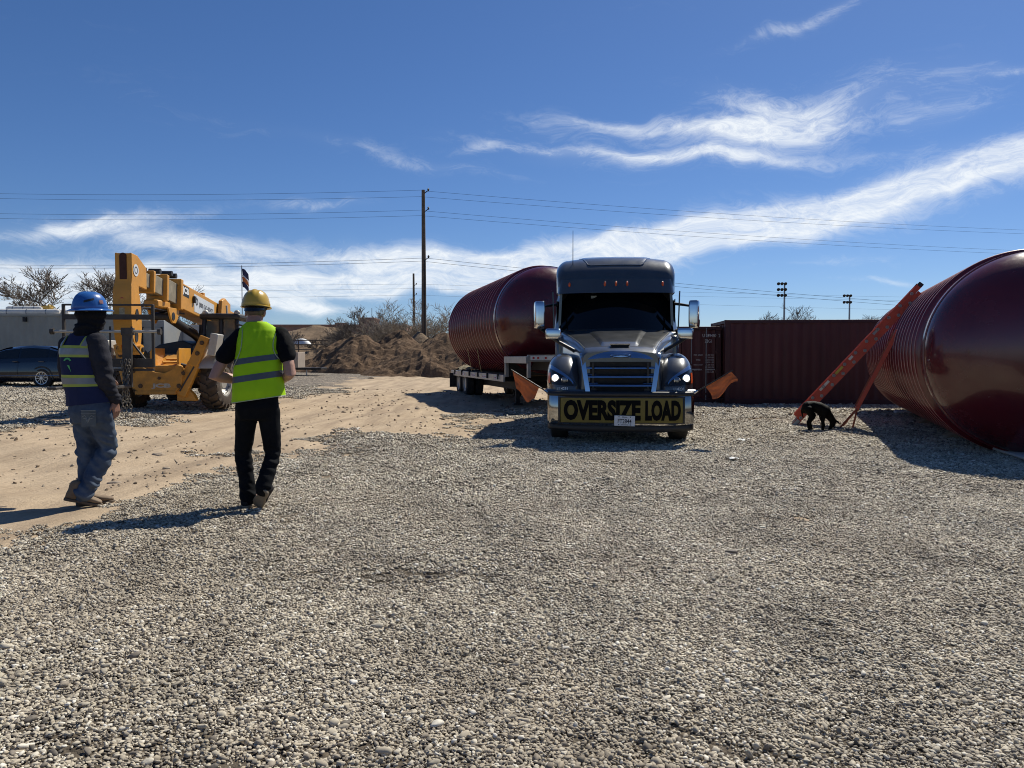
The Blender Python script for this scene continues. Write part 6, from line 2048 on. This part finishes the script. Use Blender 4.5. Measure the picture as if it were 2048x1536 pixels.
# balaclava and collar
nb = mat('black_fleece', (.012, .012, .014), .9, 0, .2, 10, bump=.3, bscale=60, spec=.12)
b = MB(); M_ = Matrix.Translation(HC) @ Matrix.Rotation(R(-38), 4, 'Z')
for p_, r_ in (((0, .004, .015), (.107, .126, .107)), ((0, .012, -.06), (.098, .107, .096))):
    qd = MB(); qd.ell((0, 0, 0), r_); b.add(qd.v, qd.f, M_ @ Matrix.Translation(p_))
b.loft([ell_ring((-.025 + .02 * k / 5, 0.0, 1.415 + .03 * k), .108 - .005 * k, .098 - .002 * k, YW) for k in range(6)])
garment(b, .008, 'balaclava', nb, man1, .006, 16, 3, 6, lambda c: .004 * math.sin(c.z * 120 + 4 * noise.noise(c * 8)))
# hooded sweatshirt
hood_m = mat('charcoal_knit', (.030, .030, .038), .9, 0, .2, 9, bump=.35, bscale=80, spec=.12)
b = MB()
limb(b, [shR + Vector((-.03, .02, .0)), shR.lerp(elR, .5), elR, elR.lerp(wrR, .55), wrR + Vector((0, 0, .02))], [.088, .080, .072, .060, .05], 18)
limb(b, [shL + Vector((.03, 0, 0)), elL, wrL], [.08, .07, .05], 18)
b.loft(interp_rings([(.86, .03, 0, .172, .125), (1.1, -.02, 0, .17, .13), (1.3, -.05, 0, .185, .12), (1.40, -.05, 0, .17, .09), (1.45, -.03, .0, .11, .085), (1.50, -.02, .0, .085, .085)], [.86, .94, 1.02, 1.1, 1.2, 1.3, 1.36, 1.4, 1.45, 1.5], YW, 0, n=30))
def sfold(c):
    if c.x < .06: return 0
    return .014 * math.exp(-((c.z - 1.05) / .14) ** 2) * noise.noise(Vector((c.x * 8, c.y * 8, c.z * 26 + c.x * 12))) + .004 * math.exp(-((c.z - .93) / .05) ** 2) * math.sin(c.z * 160)
garment(b, .009, 'sweatshirt', hood_m, man1, .006, 12, 4, 9, sfold)
# jeans
dn = bpy.data.materials.new('faded_denim'); dn.use_nodes = True
t = NT(dn.node_tree); bs = t.n['Principled BSDF']
tc = t.node('ShaderNodeTexCoord').outputs['Object']
n1 = t.noise(tc, 5, 5, .6); n2 = t.noise(tc, 90, 3, .6)
c_ = t.mix(t.ramp(n1, [(.35, 0.0), (.72, 1.0)]), (.034, .052, .094), (.12, .155, .21)); c_ = t.mix(t.math('MULTIPLY', n2, .35), c_, (.09, .10, .11))
t.link(c_, bs.inputs['Base Color']); bs.inputs['Roughness'].default_value = .85; bs.inputs['Specular IOR Level'].default_value = .12
bp = t.node('ShaderNodeBump'); bp.inputs['Strength'].default_value = .3; bp.inputs['Distance'].default_value = .004; t.link(n2, bp.inputs['Height']); t.link(bp.outputs[0], bs.inputs['Normal'])
b = MB()
b.loft(interp_rings([(.72, .03, -.01, .17, .125), (.82, .025, -.015, .188, .148), (.92, .02, -.005, .178, .135), (.98, .02, 0, .17, .125)], [.72, .77, .82, .87, .92, .98], YW, 0, n=30))
limb(b, [hipL + Vector((.01, 0, -.05)), kneeL, kneeL.lerp(ankL, .5), ankL], [.104, .078, .072, .07], 18)
limb(b, [hipR + Vector((0, 0, -.05)), kneeR, kneeR.lerp(ankR, .5), ankR], [.106, .08, .072, .07], 18)
def jf2(c):
    k = math.exp(-((c.z - .50) / .16) ** 2) + 1.1 * math.exp(-((c.z - .17) / .10) ** 2) + .5 * math.exp(-((c.z - .76) / .05) ** 2)
    return .034 * k * noise.noise(Vector((c.x * 8 + c.y * 5, c.y * 8 - c.x * 4, c.z * 20 + c.x * 16)))
jeans1 = garment(b, .010, 'jeans', dn, man1, .009, 7, 4, 14, jf2)
# back pocket with pale stitching
def pk_pt(u, v, off):
    x = .035 + .115 * u; z = .70 + .135 * v
    # lies on the seat of the jeans: follow the rear of the hip ring
    c = Vector((.025, -.012, z)); loc = Vector((x, 0, 0))
    best = min(ell_ring(c, .192 + off, .152 + off, YW, 0, 160, 2.5), key=lambda q_: abs(q_.x - x) + (0 if q_.y < c.y else 9))
    return (x, best.y, z)
pkm = mat('pocket_denim', (.10, .115, .125), .85, 0, .2, 12); stm = mat('pale_stitch', (.24, .25, .25), .8)
po = MB().surf(lambda u, v: pk_pt(u, v * (1 - .0), .006), 8, 8).build('pocket', pkm, jeans1, ang=80)
for pts in ([(0, 1), (.5, 1), (1, 1)], [(0, .8), (.5, .8), (1, .8)], [(.12, .62), (.3, .70), (.46, .48), (.52, .3), (.58, .48), (.74, .70), (.92, .62)], [(.2, .5), (.36, .52), (.5, .22), (.66, .52), (.82, .5)]):
    fine_ = []
    for (a0, c0), (a1, c1) in zip(pts[:-1], pts[1:]):
        fine_ += [pk_pt(a0 + (a1 - a0) * k / 4, c0 + (c1 - c0) * k / 4, .009) for k in range(4)]
    fine_.append(pk_pt(*pts[-1], .009))
    MB().tube(fine_, .0028, 4).build('stitching', stm, jeans1)
# boots
bt_m = mat('tan_boot', (.17, .115, .07), .75, 0, .25, 12, dust=.4, dustcol=(.28, .21, .14)); bs_m = mat('boot_sole', (.11, .08, .055), .85)
for hl, to, up in (((-.11, -.02, .0), (.13, .13, .0), (0, 0, 1)), ((-.13, -.16, .075), (.115, -.05, .0), (.22, .05, 1))):
    b, sl = MB(), MB()
    boot(b, hl, to, up, sole=sl)
    h_ = Vector(hl); d_ = (Vector(to) - h_).normalized()
    limb(b, [h_ + d_ * .07 + Vector((0, 0, .06)), h_ + d_ * .085 + Vector((.0, 0, .14))], [.05, .05], 14)
    link('boot', remesh(b, .007, 3), bt_m, man1)
    sl.build('sole', bs_m, man1, .006, fix=True)
# vest
navy = mat('navy_vest', (.020, .026, .075), .75, 0, .12, 7, bump=.25, bscale=30, spec=.12)
vyel = mat('vest_trim_lime', (.40, .45, .06), .6, 0, .1); vgrey = mat('vest_grey_tape', (.24, .24, .235), .4, .1, .15, 10)
v1 = [(.88, .01, .0, .205, .150), (.98, .0, .0, .200, .150), (1.1, -.03, .0, .195, .148), (1.25, -.05, .0, .200, .140), (1.34, -.055, .0, .196, .128), (1.40, -.055, .0, .18, .108), (1.45, -.045, .0, .135, .095), (1.485, -.035, .0, .10, .088)]
def vw1(q_):
    return .007 * noise.noise(q_ * 7) + .007 * noise.noise(Vector((q_.x * 16, q_.y * 16, q_.z * 5)))
def t1z(z):
    return .10 * smooth(1.1, .9, z) - .02 * smooth(1.2, 1.4, z)
def v1r(zs, off):
    out = []
    for z in zs:
        out += interp_rings(v1, [z], YW, t1z(z), off, 96, vw1, 2.4)
    return out
zs = [.88 + .605 * k / 56 for k in range(57)]
vest1 = MB().loft(v1r(zs, 0) + v1r(zs[::-1], -.006), False).build('vest', navy, man1, ang=80)
def v1band(z0, z1, off, m, nm):
    MB().loft(v1r([z0, z0 + (z1 - z0) * .5, z1], off), False).build(nm, m, vest1, ang=80)
for zc in (1.335, 1.085):
    v1band(zc - .052, zc + .048, .003, vyel, 'lime_band'); v1band(zc - .030, zc + .024, .006, vgrey, 'reflective_band')
def vback(x, z, off):
    Z = [a[0] for a in v1]
    cx, cy, rx, ry = (float(np.interp(z, Z, [a[j] for a in v1])) for j in (1, 2, 3, 4))
    best = min(ell_ring((cx, cy, z), rx + off, ry + off, YW, t1z(z), 240, 2.4), key=lambda q_: abs(q_.x - x) + (0 if (q_ - Vector((cx, cy, z))).dot(fw) < 0 else 9))
    return Vector((x, best.y, z + t1z(z) * (x - cx)))
for x0, x1, w_ in ((.045, .075, .075), (-.20, -.165, .05)):
    for wd, off, m_, nm in ((1.0, .004, vyel, 'lime_band'), (.62, .008, vgrey, 'reflective_band')):
        MB().surf(lambda u, v: vback(x0 + (x1 - x0) * v + (u - .5) * w_ * wd, 1.38 + .085 * v, off), 5, 6, (0, -.001, 0)).build(nm, m_, vest1, ang=80)
grn = mat('logo_green', (.09, .42, .12), .6)
def arc(u, v):
    a = R(15 + 150 * u); r_ = .024 + .018 * v
    return vback(-.10 + r_ * math.cos(a) * 1.05, 1.245 + r_ * math.sin(a) * .8, .006)
MB().surf(arc, 16, 2).build('logo', grn, vest1, ang=80)
MB().surf(lambda u, v: vback(-.09 + .03 * v + (u - .5) * .022 * (1.1 - v), 1.215 - .055 * v, .006), 3, 5).build('logo', grn, vest1, ang=80)
h1_ = hat(man1, tuple(HC + Vector((0, -.005, .052))), mat('hat_blue', (.022, .11, .36), .28, 0, .08, 6, coat=.4), True, R(-38), R(2))
MB().surf(lambda u, v: ((lambda a, z_: (.1215 * math.cos(a) * math.cos(math.asin(min(.95, z_ / .15))) ** .55, .1455 * math.sin(a) * math.cos(math.asin(min(.95, z_ / .15))) ** .55, z_))(R(-38 + 34 * u), .052 + .018 * v + .022 * u)), 8, 3).build('hat_slot', black, h1_, ang=80)
MB().surf(lambda u, v: ((lambda a, z_: (.1215 * math.cos(a) * math.cos(math.asin(min(.95, z_ / .15))) ** .55, .1455 * math.sin(a) * math.cos(math.asin(min(.95, z_ / .15))) ** .55, z_))(R(14 + 16 * u), .045 + .03 * v)), 6, 3).build('hat_sticker', mat('sticker_rust', (.25, .10, .10), .6, var=.5, scale=60), h1_, ang=80)

# ------------------------------------------------------------------ dog sniffing the ground
q = gp(1634, 862)
dog = thing('dog', 'black dog sniffing the gravel between the two ladders', 'dog', (q.x, q.y, 0), R(0))
fur = mat('black_fur', (.004, .0035, .003), .7, 0, .3, 20, bump=.4, bscale=90, spec=.12)
b = MB()
# trunk: deep chest at the right, arched loin and rump at the left; +X is the head side
limb(b, [(-.17, .02, .46), (-.08, .01, .485), (.03, 0, .45), (.12, -.01, .385)], [.118, .098, .112, .132], 20)
limb(b, [(-.2, .02, .43), (-.12, .01, .44)], [.10, .10], 16)
limb(b, [(.12, -.01, .38), (.22, -.02, .30), (.285, -.03, .21)], [.115, .078, .062], 16)             # neck down
limb(b, [(.29, -.03, .20), (.285, -.035, .14), (.235, -.05, .065)], [.066, .056, .030], 14)             # head to muzzle
limb(b, [(.23, -.053, .06), (.212, -.056, .036)], [.028, .022], 10)
limb(b, [(.325, -.075, .205), (.37, -.085, .18), (.40, -.08, .14)], [.024, .03, .012], 10, .4)              # ears
limb(b, [(.325, .02, .205), (.365, .035, .185), (.39, .035, .15)], [.024, .03, .012], 10, .4)
for s in (-1, 1):      # hind legs: stifle forward, hock back
    y = .01 + s * .075; o_ = .10 if s > 0 else 0
    limb(b, [(-.19 + o_ * .2, y, .42), (-.135 + o_, y, .29), (-.205 + o_, y, .165), (-.175 + o_, y, .04)], [.082, .05, .028, .024], 14)
    limb(b, [(-.18 + o_, y, .03), (-.135 + o_, y - .01, .018)], [.026, .02], 10)
    xo = -.02 if s < 0 else .06   # fore legs
    limb(b, [(.10, -.01 + s * .07, .34), (.085 + xo * .6, -.01 + s * .075, .22), (.095 + xo, -.01 + s * .075, .11), (.09 + xo, -.01 + s * .075, .03)], [.06, .038, .028, .024], 14)
    limb(b, [(.092 + xo, -.012 + s * .075, .025), (.13 + xo, -.015 + s * .075, .017)], [.025, .02], 10)
limb(b, [(-.27, .03, .44), (-.285, .04, .38), (-.265, .05, .30), (-.24, .06, .24)], [.026, .020, .015, .008], 10)  # tail held low against the thigh
me = remesh(b, .009, 4)
link('body', me, fur, dog)
MB().ell((.208, -.064, .036), (.014, .010, .010)).build('nose', mat('nose_black', (.008, .008, .008), .2), dog)
for y in (-.088, .018):
    MB().ell((.300, y, .150), (.008, .006, .008)).build('eye', mat('eye_dark', (.01, .006, .004), .1), dog)

# ------------------------------------------------------------------ litter
pap = mat('white_litter', (.72, .72, .70), .7, 0, .08)
for i, (px, py, sx_, lab) in enumerate(((1466, 923, .10, 'crumpled white scrap on the gravel in front of the truck, nearest to the camera'), (1482, 884, .14, 'flat torn white scrap on the gravel right of the truck bumper'))):
    q = gp(px, py)
    def fn(u, v):
        x, y = (u - .5) * sx_ * (1.2 + .4 * math.sin(v * 5)), (v - .5) * sx_ * .9
        return (x, y, .02 + .028 * abs(noise.noise(Vector((x * 30, y * 30, i * 5 + 1)))) + .03 * max(0, .5 - abs(u - .5)) * (1 - i * .7))
    o = MB().surf(fn, 12, 10, (0, 0, .002)).build('paper_scrap', pap, ang=25); o.location = (q.x, q.y, float(ground_z(np.array([q.x]), np.array([q.y]))[0]) + .012); o.rotation_euler = (0, 0, 1.1 * i + .4)
    tag(o, lab, 'litter', 'white scraps on the gravel')
q = gp(1578, 808)
o = MB().box((0, 0, .035), (.17, .12, .06)).build('white_block', pap, bevel=.006); o.location = (q.x - .02, q.y - .25, .05); tag(o, 'small white block on the ground against the long red container', 'block')
for i, (px, py, s_, lab) in enumerate(((232, 970, .055, 'fist sized pale stone on the dirt right of the tan boots'), (315, 912, .06, 'flat stone pair fragment on the dirt track between the two people'), (742, 757, .11, 'dark lump of soil on the dirt in front of the mound'))):
    q = gp(px, py)
    bm = bmesh.new(); bmesh.ops.create_icosphere(bm, subdivisions=3, radius=1)
    for v in bm.verts:
        k = 1 + .3 * noise.noise(v.co * 1.3 + Vector((i * 5, 0, 0))) + .12 * noise.noise(v.co * 3)
        v.co = Vector((v.co.x * k * 1.5, v.co.y * k, v.co.z * k * .55)) * s_
    me = bpy.data.meshes.new('rock'); bm.to_mesh(me); bm.free(); me.shade_smooth()
    o = link('rock', me, mat('pale_rock', (.33, .26, .19), .9, 0, .2, 10, bump=.4, bscale=40) if i < 2 else mat('dark_rock', (.07, .05, .04), .9))
    o.location = (q.x, q.y, G(q.x, q.y) + .01); tag(o, lab, 'rock')
